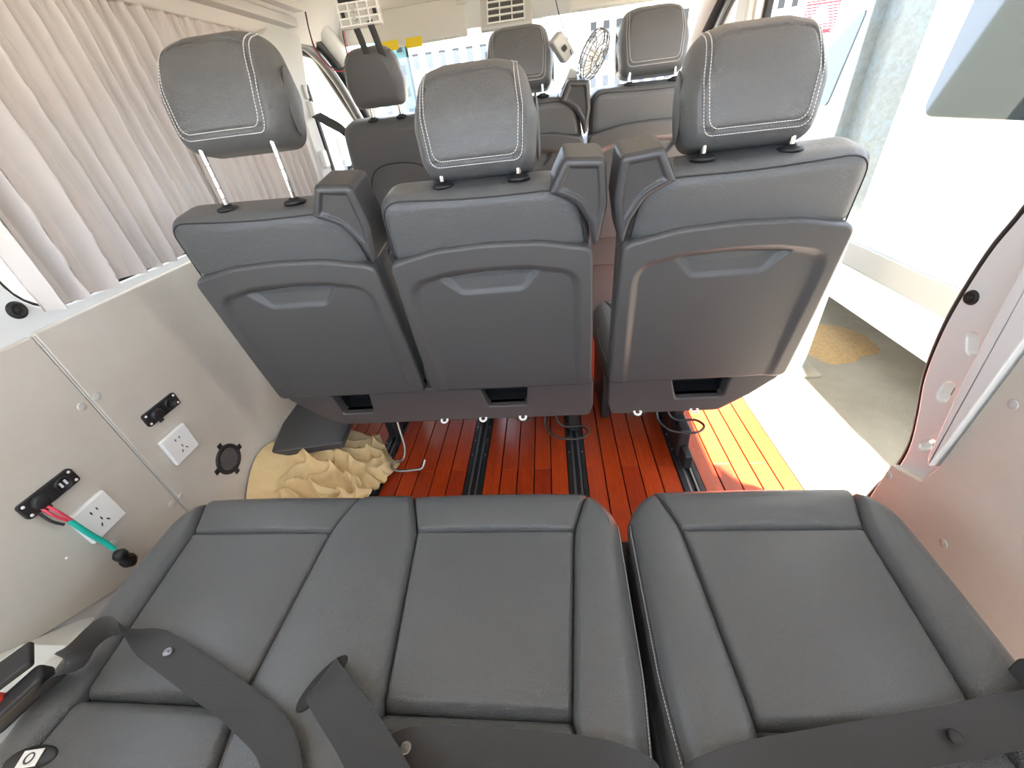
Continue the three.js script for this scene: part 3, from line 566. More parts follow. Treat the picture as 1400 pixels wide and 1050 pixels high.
{
  const b = thing('single_seat', 'black leather single seat with grey back shell beside the open door way', 'seat', [0.39, 0, -1.2]);
  addBackrest(b, [0.397, 0.445, -1.0], TILT, { mirror: -1, raise: 0.036 });
  const s = addSkirt(b, 0.155, 0.636, -1.005, 0.318, 0.452, [[0.337, 0.5, 0.37, 0.44]], -1);
  addCushion(b, 0.155, 0.635, [0.397], -1.60, -1.13, 0.45, 0.33);
  part(b, 'frame', merge([at(box(0.4, 0.04, 0.4, 0.01), 0.39, 0.31, -1.35), at(box(0.045, 0.3, 0.3, 0.01), 0.45, 0.155, -1.35), at(box(0.04, 0.3, 0.3, 0.01), 0.2, 0.155, -1.5)]), M.darkSteel);
  part(b, 'release_loop', tube(hookPath(0.407, 0.15, -1.085), 0.0045, 80, 8), M.darkSteel);
  part(b, 'rail_lock', merge([at(box(0.045, 0.13, 0.1, 0.01), 0.45, 0.07, -1.16), at(box(0.03, 0.06, 0.06, 0.006), 0.453, 0.035, -1.08)]), M.black);
  part(b, 'wire_bracket', tube([[0.22, 0.32, -1.04], [0.225, 0.285, -1.035], [0.275, 0.285, -1.035], [0.27, 0.32, -1.04]], 0.0028, 30, 6), M.darkSteel);
  for (const x of [0.245, 0.415]) part(b, 'anchor_ring', ringTag, M.white, [x, 0.327, -0.996]);
  b.children.forEach((c) => c.position.sub(b.position));
}
// ----- third row, whose cushions fill the lower half of the view
const R3 = { zf: -0.60, zr: -0.08, y: 0.45 };
const K = (p) => [p[0] * 1.04, 1.15 + (p[1] - 1.15) * 1.04, p[2] * 1.04, ...p.slice(3)];
{
  const b = thing('double_bench_seat', 'black leather double bench with two seat belts lying on its cushions', 'seat', [-0.385, 0, -0.3]);
  addCushion(b, -0.905, 0.113, [-0.659, -0.143], R3.zf, R3.zr, R3.y, 0.30);
  addBackrest(b, [-0.659, 0.42, 0.06], TILT + 0.16, { shell: false, tower: false, head: false, plain: true });
  addBackrest(b, [-0.143, 0.42, 0.06], TILT + 0.16, { shell: false, tower: false, head: false, plain: true });
  part(b, 'anchor_cover', metreUV(new THREE.SphereGeometry(1, 28, 12).scale(0.04, 0.006, 0.016)), M.black, [-0.80, 0.434, -0.118], [0.1, 0.15, 0], 'black oval cover with white ring mark');
  part(b, 'anchor_mark', box(0.03, 0.002, 0.02, 0.001), M.whitePlastic, [-0.795, 0.4405, -0.118], [0.1, 0.15, 0]);
  part(b, 'anchor_mark_ring', metreUV(new THREE.TorusGeometry(0.006, 0.0012, 6, 20).rotateX(Math.PI / 2)), M.shell, [-0.795, 0.4417, -0.118]);
  part(b, 'belt_slot', metreUV(new THREE.SphereGeometry(1, 24, 12).scale(0.016, 0.006, 0.045)), M.rubber, [-0.384, 0.448, -0.222], [0.05, -0.6, 0]);
  part(b, 'frame', merge([at(box(0.99, 0.04, 0.5, 0.01), -0.377, 0.275, -0.32), at(box(0.045, 0.27, 0.3, 0.01), -0.725, 0.14, -0.3), at(box(0.045, 0.27, 0.3, 0.01), 0.06, 0.14, -0.3)]), M.darkSteel);
  b.children.forEach((c) => c.position.sub(b.position));
}
{
  const b = thing('single_seat', 'black leather single seat with one lap belt across its cushion', 'seat', [0.37, 0, -0.3]);
  addCushion(b, 0.127, 0.638, [0.388], R3.zf, R3.zr, R3.y, 0.30);
  addBackrest(b, [0.388, 0.42, 0.06], TILT + 0.16, { shell: false, tower: false, head: false, plain: true });
  part(b, 'frame', merge([at(box(0.49, 0.04, 0.5, 0.01), 0.368, 0.275, -0.32), at(box(0.045, 0.27, 0.3, 0.01), 0.453, 0.14, -0.3), at(box(0.045, 0.27, 0.3, 0.01), 0.25, 0.14, -0.3)]), M.darkSteel);
  part(b, 'side_cover', capBody(roundPoly([[-0.05, -0.02, 0.01], [0.05, -0.02, 0.01], [0.05, 0.05, 0.03], [-0.05, 0.05, 0.02]], 0.008), [0, 0.01], 8, (x, y, d) => 0.01 - quarter(d, 0.008), () => -0.01).rotateY(Math.PI / 2), M.shell, [0.60, 0.46, -0.215], [0, 0, 0.2]);
  b.children.forEach((c) => c.position.sub(b.position));
}
// ----- front row
{
  const b = thing('double_bench_seat', 'black leather front passenger bench behind the wire fan', 'seat', [0.17, 0, -2.1]);
  const y = 0.59, z = -1.98, t = TILT;
  addBackrest(b, [-0.085, y, z], t, { raise: 0.05 });
  addBackrest(b, [0.41, y, z], t, { raise: 0.05, tower: false });
  addCushion(b, -0.32, 0.66, [-0.085, 0.41], -2.58, -2.1, 0.62, 0.45);
  part(b, 'rear_panel', box(0.97, 0.19, 0.03, 0.008), M.skirt, [0.17, 0.53, -2.06]);
  part(b, 'plinth', box(0.9, 0.45, 0.45, 0.02), M.skirt, [0.18, 0.225, -2.34]);
  b.children.forEach((c) => c.position.sub(b.position));
}
{
  const b = thing('driver_seat', 'black leather driver seat with plain rounded headrest and arched back seam', 'seat', [-0.63, 0, -2.1]);
  const g = new THREE.Group(); g.name = 'backrest'; g.position.set(-0.64, 0.60, -2.0); g.rotation.x = TILT * 0.9; b.add(g);
  const o = roundPoly([[-0.21, 0, 0.03], [0.21, 0, 0.03], [0.235, 0.3, 0.1], [0.205, 0.565, 0.075], [-0.205, 0.565, 0.075], [-0.235, 0.3, 0.1]], 0.012);
  const arch = roundPoly([[-0.15, -0.05, 0], [0.15, -0.05, 0], [0.15, 0.40, 0.13], [-0.15, 0.40, 0.13]], 0.015);
  part(g, 'back_cushion', capBody(o, [0, 0.3], 40, (x, y, d) => -quarter(d, 0.05) + 0.01 * (1 - (x / 0.23) ** 2) - 0.005 * Math.exp(-((sd(x, y, arch) / 0.004) ** 2)), (x, y, d) => -0.13 + quarter(d, 0.05)), M.leather);
  part(g, 'seam', tube([[-0.15, 0.05, 0.004], [-0.15, 0.30, 0.006], [-0.11, 0.38, 0.006], [0, 0.405, 0.009], [0.11, 0.38, 0.006], [0.15, 0.30, 0.006], [0.15, 0.05, 0.004]], 0.002, 80, 6), M.piping);
  part(g, 'seam', tube([[-0.15, 0.335, 0.004], [-0.19, 0.375, -0.002], [-0.218, 0.42, -0.014]], 0.002, 20, 6), M.piping);
  const h = new THREE.Group(); h.name = 'headrest'; h.position.set(-0.64, 0.60, -2.0); h.rotation.x = TILT * 0.9; b.add(h);
  const ho = roundPoly([[-0.1, 0, 0.03], [0.1, 0, 0.03], [0.118, 0.07, 0.08], [0.09, 0.185, 0.075], [-0.09, 0.185, 0.075], [-0.118, 0.07, 0.08]], 0.006);
  part(h, 'pad', capBody(ho, [0, 0.09], 30, (x, y, d) => 0.03 - quarter(d, 0.04) + 0.006 * (1 - (x / 0.12) ** 2), (x, y, d) => -0.07 + quarter(d, 0.04)), M.leather, [0, 0.605, 0]);
  part(h, 'seam', tube([[0.085, 0.17, 0.0], [0.092, 0.11, 0.012], [0.098, 0.05, 0.008], [0.088, 0.008, -0.01]].map((p) => V(...p)), 0.0016, 30, 6), M.piping, [0, 0.605, 0]);
  for (const s of [-1, 1]) { part(h, 'post', postGeo(0.1), M.chrome, [s * 0.06, 0.59, -0.03]); part(h, 'post_guide', guideGeo, M.black, [s * 0.06, 0.562, -0.03]); }
  addCushion(b, -0.875, -0.405, [-0.64], -2.58, -2.1, 0.62, 0.45);
  part(b, 'plinth', box(0.42, 0.45, 0.45, 0.02), M.skirt, [-0.64, 0.225, -2.34]);
  b.children.forEach((c) => c.position.sub(b.position));
}

// ---------------------------------------------------------------- seat belts on the third row
const snap = lathe([[0, 0.003], [0.003, 0.003], [0.0035, 0.0015], [0.0055, 0.003], [0.007, 0.0015], [0.0075, 0]], 18);
{
  const t = thing('seat_belt', 'black seat belt twisted over the bolster with a grey button on it', 'seat belt', [0, 0, 0]);
  part(t, 'webbing', ribbon([[-0.80, 0.49, -0.185, 0.3, 0.2, -1], [-0.775, 0.515, -0.225, 0.5, 0.6, -0.8], [-0.745, 0.525, -0.262, 0.6, 1.0, -0.5], [-0.705, 0.515, -0.262, 0.25, 0.8, 0.5], [-0.65, 0.50, -0.243, -0.35, 0.15, 0.9], [-0.56, 0.494, -0.21, -0.38, 0, 0.9], [-0.46, 0.491, -0.172, -0.45, 0, 0.9], [-0.39, 0.488, -0.135, -0.6, 0.05, 0.8], [-0.36, 0.47, -0.085, -0.8, 0.1, 0.5], [-0.35, 0.42, -0.05, -0.9, 0.1, 0.2]].map(K), 0.047, 0.0018, 120), M.webbing);
  part(t, 'button', snap, M.railLip, K([-0.632, 0.500, -0.238]), [0, 0, 0]);
}
{
  const t = thing('seat_belt', 'black seat belt rising out of the slot in the middle bolster', 'seat belt', [0, 0, 0]);
  part(t, 'webbing', ribbon([[-0.385, 0.44, -0.235, -0.3, 0.1, 0.9], [-0.362, 0.492, -0.212, -0.35, 0.1, 0.9], [-0.325, 0.51, -0.185, -0.5, 0, 0.8], [-0.27, 0.518, -0.145, -0.6, 0, 0.8], [-0.20, 0.54, -0.085, -0.65, 0, 0.75], [-0.15, 0.60, -0.02, -0.7, 0, 0.7], [-0.13, 0.70, 0.02, -0.8, 0, 0.5]].map(K), 0.058, 0.002, 80), M.webbing);
}
{
  const t = thing('seat_belt', 'black lap belt across the back of the middle cushion', 'seat belt', [0, 0, 0]);
  part(t, 'webbing', ribbon([[-0.27, 0.47, -0.115, 0, 0.2, -1], [-0.22, 0.485, -0.138, 0, 0.15, -1], [-0.12, 0.489, -0.142, 0, 0.15, -1], [-0.01, 0.489, -0.140, 0, 0.15, -1], [0.05, 0.494, -0.132, 0.1, 0.2, -1], [0.085, 0.485, -0.122, 0.2, 0.2, -1], [0.098, 0.455, -0.112, 0.2, 0.1, -1], [0.10, 0.40, -0.10, 0.1, 0, -1]].map(K), 0.05, 0.0018, 90), M.webbing);
  part(t, 'button', snap, M.railLip, K([-0.215, 0.492, -0.142]), [0, 0, 0]);
}
{
  const t = thing('seat_belt', 'black lap belt with round stud across the single seat cushion', 'seat belt', [0, 0, 0]);
  part(t, 'webbing', ribbon([[0.125, 0.44, -0.115, 0, 0.2, -1], [0.142, 0.487, -0.122, 0, 0.15, -1], [0.20, 0.497, -0.138, -0.1, 0.1, -1], [0.30, 0.492, -0.157, -0.15, 0.1, -1], [0.42, 0.492, -0.178, -0.15, 0.1, -1], [0.53, 0.500, -0.197, -0.1, 0.1, -1], [0.60, 0.485, -0.21, -0.1, 0.1, -1], [0.66, 0.44, -0.21, -0.1, 0, -1]].map(K), 0.05, 0.0018, 90), M.webbing);
  part(t, 'button', lathe([[0, 0.009], [0.005, 0.009], [0.0075, 0.007], [0.008, 0.004], [0.006, 0]], 20), M.black, K([0.437, 0.496, -0.176]));
}
{
  const t = thing('belt_buckle', 'black belt buckle with red button beside the bench edge', 'buckle', [-0.885, 0.455, -0.20]);
  part(t, 'tongue', box(0.05, 0.012, 0.11, 0.005), M.black, [-0.02, 0.04, 0.01], [0.2, -0.7, 0.1]);
  part(t, 'housing', box(0.04, 0.03, 0.085, 0.008), M.black, [0.02, 0.012, 0.02], [0.3, -0.6, 0.2]);
  part(t, 'button', box(0.016, 0.01, 0.024, 0.002), M.red, [-0.004, 0.022, 0.03], [0.3, -0.6, 0.2], 'red release button');
}

// ---------------------------------------------------------------- fittings on the left wall
function usbPanel(y, z, label, lit) {
  const t = thing('power_outlet_panel', label, 'outlet', [WL + 0.004, y, z], 'round outlet panels on the lining');
  part(t, 'plate', toSide(extrude(roundPoly([[-0.055, -0.019, 0.008], [0.055, -0.019, 0.008], [0.055, 0.019, 0.008], [-0.055, 0.019, 0.008]], 0.004), 0.005, 0.0015), 0), M.black);
  const dial = lathe([[0, 0.004], [0.011, 0.004], [0.0125, 0.008], [0.0155, 0.008], [0.0165, 0.004], [0.0165, 0]], 28).rotateZ(-Math.PI / 2);
  part(t, 'usb_outlet', dial, M.black, [0.005, 0, -0.024]);
  const cap = lathe([[0, 0.012], [0.012, 0.012], [0.0155, 0.009], [0.0165, 0.004], [0.0165, 0]], 28).rotateZ(-Math.PI / 2);
  const c = part(t, 'outlet_cap', cap, M.black, [0.005, 0, 0.022]);
  part(c, 'cap_tab', box(0.004, 0.012, 0.014, 0.002), M.black, [0.004, -0.018, 0]);
  const sc = lathe([[0, 0.002], [0.003, 0.0015], [0.0036, 0]], 12).rotateZ(-Math.PI / 2);
  for (const [a, b] of [[-0.047, -0.012], [-0.047, 0.012], [0.047, -0.012], [0.047, 0.012]]) part(t, 'screw', sc, M.whitePlastic, [0.006, b, a]);
  if (lit) for (const a of [-0.005, 0.005]) part(t, 'usb_port', box(0.002, 0.012, 0.0045, 0.0005), M.whitePlastic, [0.0105, 0.001, -0.024 + a]);
}
usbPanel(0.584, -0.494, 'black twin outlet panel with usb ports and plugged pink wires', true);
usbPanel(0.573, -0.789, 'black twin outlet panel with closed caps above the white wall socket', false);
function wallSocket(y, z, label) {
  const t = thing('wall_socket', label, 'socket', [WL, y, z], 'white wall sockets');
  part(t, 'back_box', box(0.012, 0.078, 0.078, 0.003), M.whitePlastic, [0.005, 0, 0]);
  part(t, 'face_plate', box(0.012, 0.086, 0.086, 0.004), M.whitePlastic, [0.014, 0, 0]);
  const hole = (a, b, h, w, r) => part(t, 'slot', box(0.002, h, w, 0.0004), M.black, [0.0198, a, b], [r, 0, 0]);
  hole(0.020, 0.007, 0.007, 0.0025, 0); hole(0.020, -0.007, 0.007, 0.0025, 0);
  hole(-0.005, 0, 0.008, 0.0025, 0); hole(-0.018, -0.008, 0.008, 0.0025, 0.5); hole(-0.018, 0.008, 0.008, 0.0025, -0.5);
}
wallSocket(0.475, -0.516, 'white wall socket behind the teal wrapped cable');
wallSocket(0.467, -0.764, 'white wall socket between the round speaker and the seam of the lining');
{
  const t = thing('wall_speaker', 'round black speaker grille with four lugs on the lining', 'speaker', [WL + 0.002, 0.304, -0.866]);
  part(t, 'rim', lathe([[0.036, 0.002], [0.038, 0.007], [0.046, 0.007], [0.050, 0.004], [0.051, -0.003], [0.036, -0.003], [0.036, 0.002]], 40).rotateZ(-Math.PI / 2), M.black);
  part(t, 'cone', lathe([[0, -0.004], [0.037, -0.003]], 32).rotateZ(-Math.PI / 2), M.rubber);
  const bars = []; for (let i = -8; i <= 8; i++) { const o = i * 0.0042, l = 2 * Math.sqrt(0.037 ** 2 - o * o); bars.push(new THREE.BoxGeometry(0.0015, 0.0016, l).translate(0.003, o, 0), new THREE.BoxGeometry(0.0015, l, 0.0016).translate(0.0025, 0, o)); }
  part(t, 'grille', merge(bars), M.shell);
  for (let k = 0; k < 4; k++) { const a = k * Math.PI / 2; part(t, 'lug', box(0.006, 0.018, 0.018, 0.002), M.black, [0.001, Math.sin(a) * 0.055, Math.cos(a) * 0.055], [a, 0, 0]); }
}
{
  const t = thing('power_cable', 'pink and teal wrapped cable ending in a black screw connector', 'cable', [0, 0, 0]);
  part(t, 'wire', tube([[WL + 0.016, 0.573, -0.470], [WL + 0.03, 0.56, -0.468], [WL + 0.034, 0.535, -0.47], [WL + 0.032, 0.515, -0.472]], 0.0032, 30, 8), M.redWire);
  part(t, 'wire', tube([[WL + 0.014, 0.573, -0.463], [WL + 0.024, 0.553, -0.462], [WL + 0.027, 0.53, -0.467], [WL + 0.03, 0.512, -0.47]], 0.003, 30, 8), M.redWire);
  part(t, 'wire', tube([[WL + 0.012, 0.565, -0.455], [WL + 0.02, 0.54, -0.455], [WL + 0.024, 0.52, -0.462]], 0.003, 20, 8), M.black);
  part(t, 'wrapping', tube([[WL + 0.03, 0.525, -0.47], [WL + 0.034, 0.495, -0.471], [WL + 0.034, 0.465, -0.474], [WL + 0.036, 0.435, -0.478], [WL + 0.042, 0.405, -0.478]], 0.0058, 40, 10), M.teal);
  part(t, 'connector', lathe([[0, 0.03], [0.009, 0.03], [0.010, 0.022], [0.014, 0.021], [0.014, 0.012], [0.011, 0.011], [0.012, -0.01], [0.016, -0.011], [0.016, -0.02], [0.010, -0.021], [0.009, -0.034], [0, -0.034]], 20), M.black, [WL + 0.05, 0.375, -0.475], [0.2, 0, -0.25]);
}

// ---------------------------------------------------------------- cloth and board on the floor
{
  const nx = 170, nz = 140, pos = [], idx = [];
  const O = [[-1.065, -0.78], [-0.62, -1.115]];
  for (let j = 0; j <= nz; j++) for (let i = 0; i <= nx; i++) {
    const u = i / nx, v = j / nz;
    const far = lerpPts(u, [[0, -1.16], [0.35, -1.24], [0.75, -1.26], [1, -1.13]]), near = lerpPts(u, [[0, -0.78], [0.5, -0.80], [0.85, -0.90], [1, -1.10]]);
    let x = -1.068 + 0.42 * u - 0.045 * Math.max(0, v - 0.55) * u * 2, z = near + (far - near) * v;
    const hump = 0.17 * Math.pow(1 - u, 2.2) * (0.55 + 0.45 * Math.sin(v * Math.PI)) + 0.05 * (1 - u) * Math.sin(v * 3.0);
    const ridge = (n) => Math.max(0, 1 - Math.abs(n) * 2.6), wx = x + 0.05 * noise.noise(x * 9, z * 9, 5.1), wz = z + 0.05 * noise.noise(x * 9, z * 9, 8.4);
    const f1 = ridge(noise.noise(wx * 6 + wz * 3, wz * 15, 0.3)), f2 = ridge(noise.noise(wx * 15 + wz * 6, wz * 8 - wx * 5, 2.7));
    const fold = (0.05 * f1 * f1 + 0.03 * f2 * f2) * Math.min(1, (1 - u) * 5 + 0.1) * smooth(u, 0.14, 0.3);
    pos.push(x, 0.012 + hump + fold, z);
  }
  for (let j = 0; j < nz; j++) for (let i = 0; i < nx; i++) { const a = j * (nx + 1) + i; idx.push(a, a + 1, a + nx + 1, a + 1, a + nx + 2, a + nx + 1); }
  const g = new THREE.BufferGeometry(); g.setAttribute('position', new THREE.Float32BufferAttribute(pos, 3)); g.setIndex(idx); g.computeVertexNormals(); metreUV(g);
  const t = thing('tan_cloth', 'crumpled tan cloth heaped on the floor against the wall', 'cloth', [0, 0, 0]);
  part(t, 'fabric', g, M.cloth);
}
{
  const t = thing('black_tray', 'flat black plastic tray lying on the crumpled tan cloth', 'tray', [-0.955, 0.17, -1.12]);
  const o = roundPoly([[-0.10, -0.13, 0.012], [0.13, -0.045, 0.012], [0.115, 0.14, 0.01], [-0.16, 0.16, 0.01]], 0.01);
  part(t, 'tray_body', metreUV(clean(extrude(o, 0.022, 0.006, [], 4)).rotateX(-Math.PI / 2)), M.tower, [0, 0, 0], [0.05, 0, -0.2]);
  part(t, 'tray_floor', metreUV(clean(extrude(roundPoly([[-0.088, -0.108, 0.01], [0.112, -0.034, 0.01], [0.1, 0.125, 0.01], [-0.14, 0.142, 0.01]], 0.01), 0.003, 0.001)).rotateX(-Math.PI / 2)), M.skirt, [0, 0.0225, 0], [0.05, 0, -0.2]);
}

// ---------------------------------------------------------------- cab fittings
{
  const t = thing('shoulder_belt', 'dark strap from the pillar guide down to the driver seat', 'seat belt', [0, 0, 0]);
  part(t, 'webbing', ribbon([[WL + 0.10, 1.205, -2.03, 0, 0.5, -1], [-0.93, 1.18, -2.0, 0, 0.6, -1], [-0.86, 1.14, -1.97, 0, 0.6, -1], [-0.82, 1.08, -1.99, 0, 0.5, -1]], 0.046, 0.0018, 30), M.webbing);
}
{
  const t = thing('sun_visor', 'folded beige sun visor with yellow warning stickers above the driver seat', 'sun visor', [-0.53, 1.49, -2.36]);
  part(t, 'flap', box(0.42, 0.17, 0.02, 0.009, 4), M.liner, [0, 0, 0], [-0.6, 0, 0.02]);
  for (const x of [-0.14, -0.03]) part(t, 'sticker', box(0.075, 0.045, 0.0012, 0.0004), M.yellow, [x, -0.065, 0.056], [-0.6, 0, 0.02], 'yellow warning sticker');
  part(t, 'pivot', cyl(0.007, 0.007, 0.05, 12).rotateZ(Math.PI / 2), M.trimGrey, [0.2, 0.05, 0.0]);
}
{
  const t = thing('sun_visor', 'folded beige sun visor above the front passenger bench', 'sun visor', [0.38, 1.51, -2.36]);
  part(t, 'flap', box(0.5, 0.15, 0.02, 0.009, 4), M.liner, [0, 0, 0], [-0.6, 0, 0]);
  part(t, 'pivot', cyl(0.007, 0.007, 0.05, 12).rotateZ(Math.PI / 2), M.trimGrey, [-0.24, 0.05, 0]);
}
{
  const t = thing('roof_console', 'grey roof console with white barred pockets between the visors', 'console', [-0.14, 1.49, -2.3]);
  const R = [-0.75, 0, 0];
  const g = new THREE.Group(); g.name = 'housing'; g.rotation.set(...R); t.add(g);
  part(g, 'tray', box(0.22, 0.17, 0.02, 0.008), M.trimGrey, [0, 0.0, -0.012]);
  for (let i = 0; i < 3; i++) for (let j = 0; j < 4; j++) part(g, 'pocket', box(0.046, 0.028, 0.006, 0.002), M.shell, [(i - 1) * 0.052, (j - 1.5) * 0.034, -0.002]);
  for (let i = 0; i < 4; i++) part(g, 'bar', box(0.005, 0.145, 0.006, 0.002), M.white, [(i - 1.5) * 0.052, 0, 0.003]);
  for (let j = 0; j < 5; j++) part(g, 'bar', box(0.16, 0.005, 0.006, 0.002), M.white, [0, (j - 2) * 0.034, 0.004]);
}
{
  const t = thing('fuse_box_cover', 'light grey ribbed plastic box strapped above the driver headrest', 'box', [-0.62, 1.463, -1.84]);
  const g = new THREE.Group(); g.name = 'box_shell'; g.rotation.set(-0.15, 0.1, 0.03); t.add(g);
  part(g, 'tray', box(0.15, 0.07, 0.018, 0.006), M.trimGrey, [0, 0, -0.006]);
  for (let i = 0; i < 5; i++) part(g, 'rib', box(0.005, 0.066, 0.012, 0.001), M.whitePlastic, [-0.068 + i * 0.034, 0, 0.006]);
  for (let j = 0; j < 4; j++) part(g, 'rib', box(0.145, 0.005, 0.012, 0.001), M.whitePlastic, [0, -0.03 + j * 0.02, 0.006]);
  for (const [x, y] of [[-0.017, 0.01], [-0.017, -0.012]]) part(g, 'boss', cyl(0.006, 0.006, 0.012, 12).rotateX(Math.PI / 2), M.trimGrey, [x, y, 0.008]);
  for (const x of [-0.055, 0.055]) part(g, 'catch', box(0.012, 0.02, 0.006, 0.002), M.black, [x, 0, 0.008]);
  part(g, 'terminal', box(0.09, 0.03, 0.03, 0.006), M.black, [-0.02, 0.045, -0.01]);
  for (const x of [-0.025, 0.03]) part(t, 'strap', ribbon([[x, -0.02, 0.005, 1, 0, 0], [x + 0.008, -0.06, 0.0, 1, 0, 0], [x + 0.014, -0.11, -0.01, 1, 0, 0], [x + 0.016, -0.15, -0.03, 1, 0, 0]], 0.024, 0.002, 20), M.webbing);
}
{
  const t = thing('hanging_wires', 'black and red wires looping down from the roof near the driver door', 'wire', [0, 0, 0]);
  part(t, 'black_wire', tube([[-0.80, 1.487, -1.82], [-0.815, 1.44, -1.84], [-0.82, 1.39, -1.86], [-0.79, 1.34, -1.87], [-0.74, 1.33, -1.87], [-0.71, 1.36, -1.86], [-0.70, 1.42, -1.85], [-0.68, 1.48, -1.85]], 0.0022, 60, 6), M.black);
  part(t, 'red_wire', tube([[-0.803, 1.487, -1.822], [-0.818, 1.44, -1.845], [-0.825, 1.385, -1.865], [-0.79, 1.333, -1.875], [-0.735, 1.323, -1.872], [-0.705, 1.36, -1.862], [-0.695, 1.42, -1.852], [-0.675, 1.48, -1.852]], 0.0018, 60, 6), M.redWire);
}
{
  const t = thing('clip_fan', 'small silver wire cage fan clamped by the front passenger bench', 'fan', [0.13, 1.25, -1.93]);
  const wireM = phys({ color: lin(0.16, 0.16, 0.16), roughness: 0.5 });
  const g = new THREE.Group(); g.name = 'cage'; g.rotation.order = 'ZYX'; g.rotation.set(0, 1.1, -0.58); g.position.set(0.06, 0.018, 0.03); t.add(g);
  const R = 0.078;
  for (const [r, z] of [[R, 0], [R * 0.97, 0.012], [R * 0.97, -0.012], [R * 0.62, 0.024], [R * 0.3, 0.03], [R * 0.62, -0.024]]) part(g, 'ring', metreUV(new THREE.TorusGeometry(r, 0.0017, 6, 48)), wireM, [0, 0, z]);
  for (let k = 0; k < 28; k++) { const a = k / 28 * Math.PI * 2, c = Math.cos(a), s = Math.sin(a); part(g, 'wire', tube([[c * 0.018, s * 0.018, 0.031], [c * R * 0.62, s * R * 0.62, 0.024], [c * R * 0.97, s * R * 0.97, 0.012], [c * R, s * R, 0], [c * R * 0.97, s * R * 0.97, -0.012], [c * R * 0.62, s * R * 0.62, -0.024], [c * 0.03, s * 0.03, -0.028]], 0.0011, 24, 4), wireM); }
  for (let k = 0; k < 4; k++) { const b = new THREE.SphereGeometry(1, 14, 8).scale(0.03, 0.017, 0.002).translate(0.034, 0, 0); part(g, 'blade', metreUV(b.rotateX(0.5).rotateZ(k * Math.PI / 2)), M.whitePlastic); }
  part(g, 'hub', cyl(0.016, 0.016, 0.02, 20).rotateX(Math.PI / 2), M.whitePlastic);
  part(t, 'motor', box(0.05, 0.085, 0.05, 0.008), M.trimGrey, [-0.055, 0.055, 0.0], [0.1, 0.4, 0.65]);
  part(t, 'switch', box(0.016, 0.016, 0.006, 0.002), M.black, [-0.045, 0.05, 0.03], [0.1, 0.4, 0.65]);
  part(t, 'clamp', box(0.035, 0.09, 0.03, 0.006), M.trimGrey, [-0.03, -0.055, 0], [0, 0, -0.5]);
  part(t, 'cord', tube([[-0.085, 0.25, -0.02], [-0.06, 0.15, -0.01], [-0.03, 0.07, 0.0], [-0.02, 0.03, 0.02]], 0.0018, 30, 6), M.black);
  part(t, 'cord', tube([[-0.04, -0.05, 0.02], [-0.07, -0.08, 0.03], [-0.085, -0.12, 0.02]], 0.0018, 20, 6), M.black);
}
{
  const t = thing('wing_mirror', 'white door mirror outside the driver window', 'mirror', [-1.28, 1.02, -2.62]);
  part(t, 'shell', box(0.2, 0.26, 0.1, 0.03, 4), M.paint, [0, 0, 0], [0, 0.3, 0]);
  part(t, 'mirror_glass', box(0.17, 0.22, 0.004, 0.001), M.chrome, [0.015, 0, 0.052], [0, 0.3, 0]);
  part(t, 'arm', box(0.12, 0.05, 0.04, 0.015), M.black, [0.13, -0.09, -0.02]);
}

// ---------------------------------------------------------------- outside
const groundMat = phys({ map: patchy([0.47, 0.43, 0.36], [0.60, 0.56, 0.48], 12, 71, 1 / 4), roughness: 0.95, bumpMap: fine, bumpScale: 0.003 });
{
  const g = structure('ground', 'bare concrete and sandy ground outside the van', 'ground');
  part(g, 'concrete', metreUV(new THREE.PlaneGeometry(160, 160).rotateX(-Math.PI / 2)), groundMat, [0, -0.5, 0]);
  // heap of damp sand
  const n = 40, pos = [], idx = [];
  for (let j = 0; j <= n; j++) for (let i = 0; i <= n; i++) { const u = i / n * 2 - 1, v = j / n * 2 - 1, r = Math.hypot(u, v), e = 0.9 + 0.25 * noise.noise(u * 1.7, v * 1.7, 3); pos.push(u * 0.32, 0.045 * Math.max(0, 1 - (r / e) ** 2) + 0.006 * noise.noise(u * 7, v * 7, 1) - 0.004, v * 0.34); }
  for (let j = 0; j < n; j++) for (let i = 0; i < n; i++) { const a = j * (n + 1) + i; idx.push(a, a + n + 1, a + 1, a + 1, a + n + 1, a + n + 2); }
  const s = new THREE.BufferGeometry(); s.setAttribute('position', new THREE.Float32BufferAttribute(pos, 3)); s.setIndex(idx); s.computeVertexNormals(); metreUV(s);
  const t = thing('sand_heap', 'low heap of brown sand on the ground by the steel column', 'sand', [1.98, -0.5, -2.72]);
  part(t, 'sand', s, phys({ map: patchy([0.52, 0.41, 0.26], [0.64, 0.52, 0.35], 32, 77, 1 / 0.5), roughness: 1 }));
}
{
  const t = thing('steel_column', 'galvanised steel column with flaking pale blue paint between the vans', 'column', [1.53, -0.5, -2.42]);
  const flake = dataTex(256, (u, v) => { const k = tileNoise(u, v, 32, 91) * 0.55 + tileNoise(u, v, 96, 92) * 0.45, b = tileNoise(u, v, 6, 93), m = k > 0.56 && b > 0.42; return m ? [0.47, 0.52, 0.54] : [0.43 + 0.08 * k, 0.455 + 0.08 * k, 0.45 + 0.08 * k]; }, true, 1 / 0.45);
  const paint = phys({ map: flake, roughness: 0.6 });
  for (const z of [0.065, -0.14]) part(t, 'flange', box(0.12, 3.2, 0.012, 0.002), paint, [0.03, 1.6, z]);
  part(t, 'web', box(0.01, 3.2, 0.2, 0.001), paint, [0.03, 1.6, -0.037]);
  part(t, 'base_plate', box(0.3, 0.02, 0.3, 0.003), groundMat, [0.02, 0.01, 0]);
  part(t, 'mortar', metreUV(new THREE.SphereGeometry(1, 20, 10).scale(0.15, 0.05, 0.15)), groundMat, [0.0, 0.0, 0.02]);
}
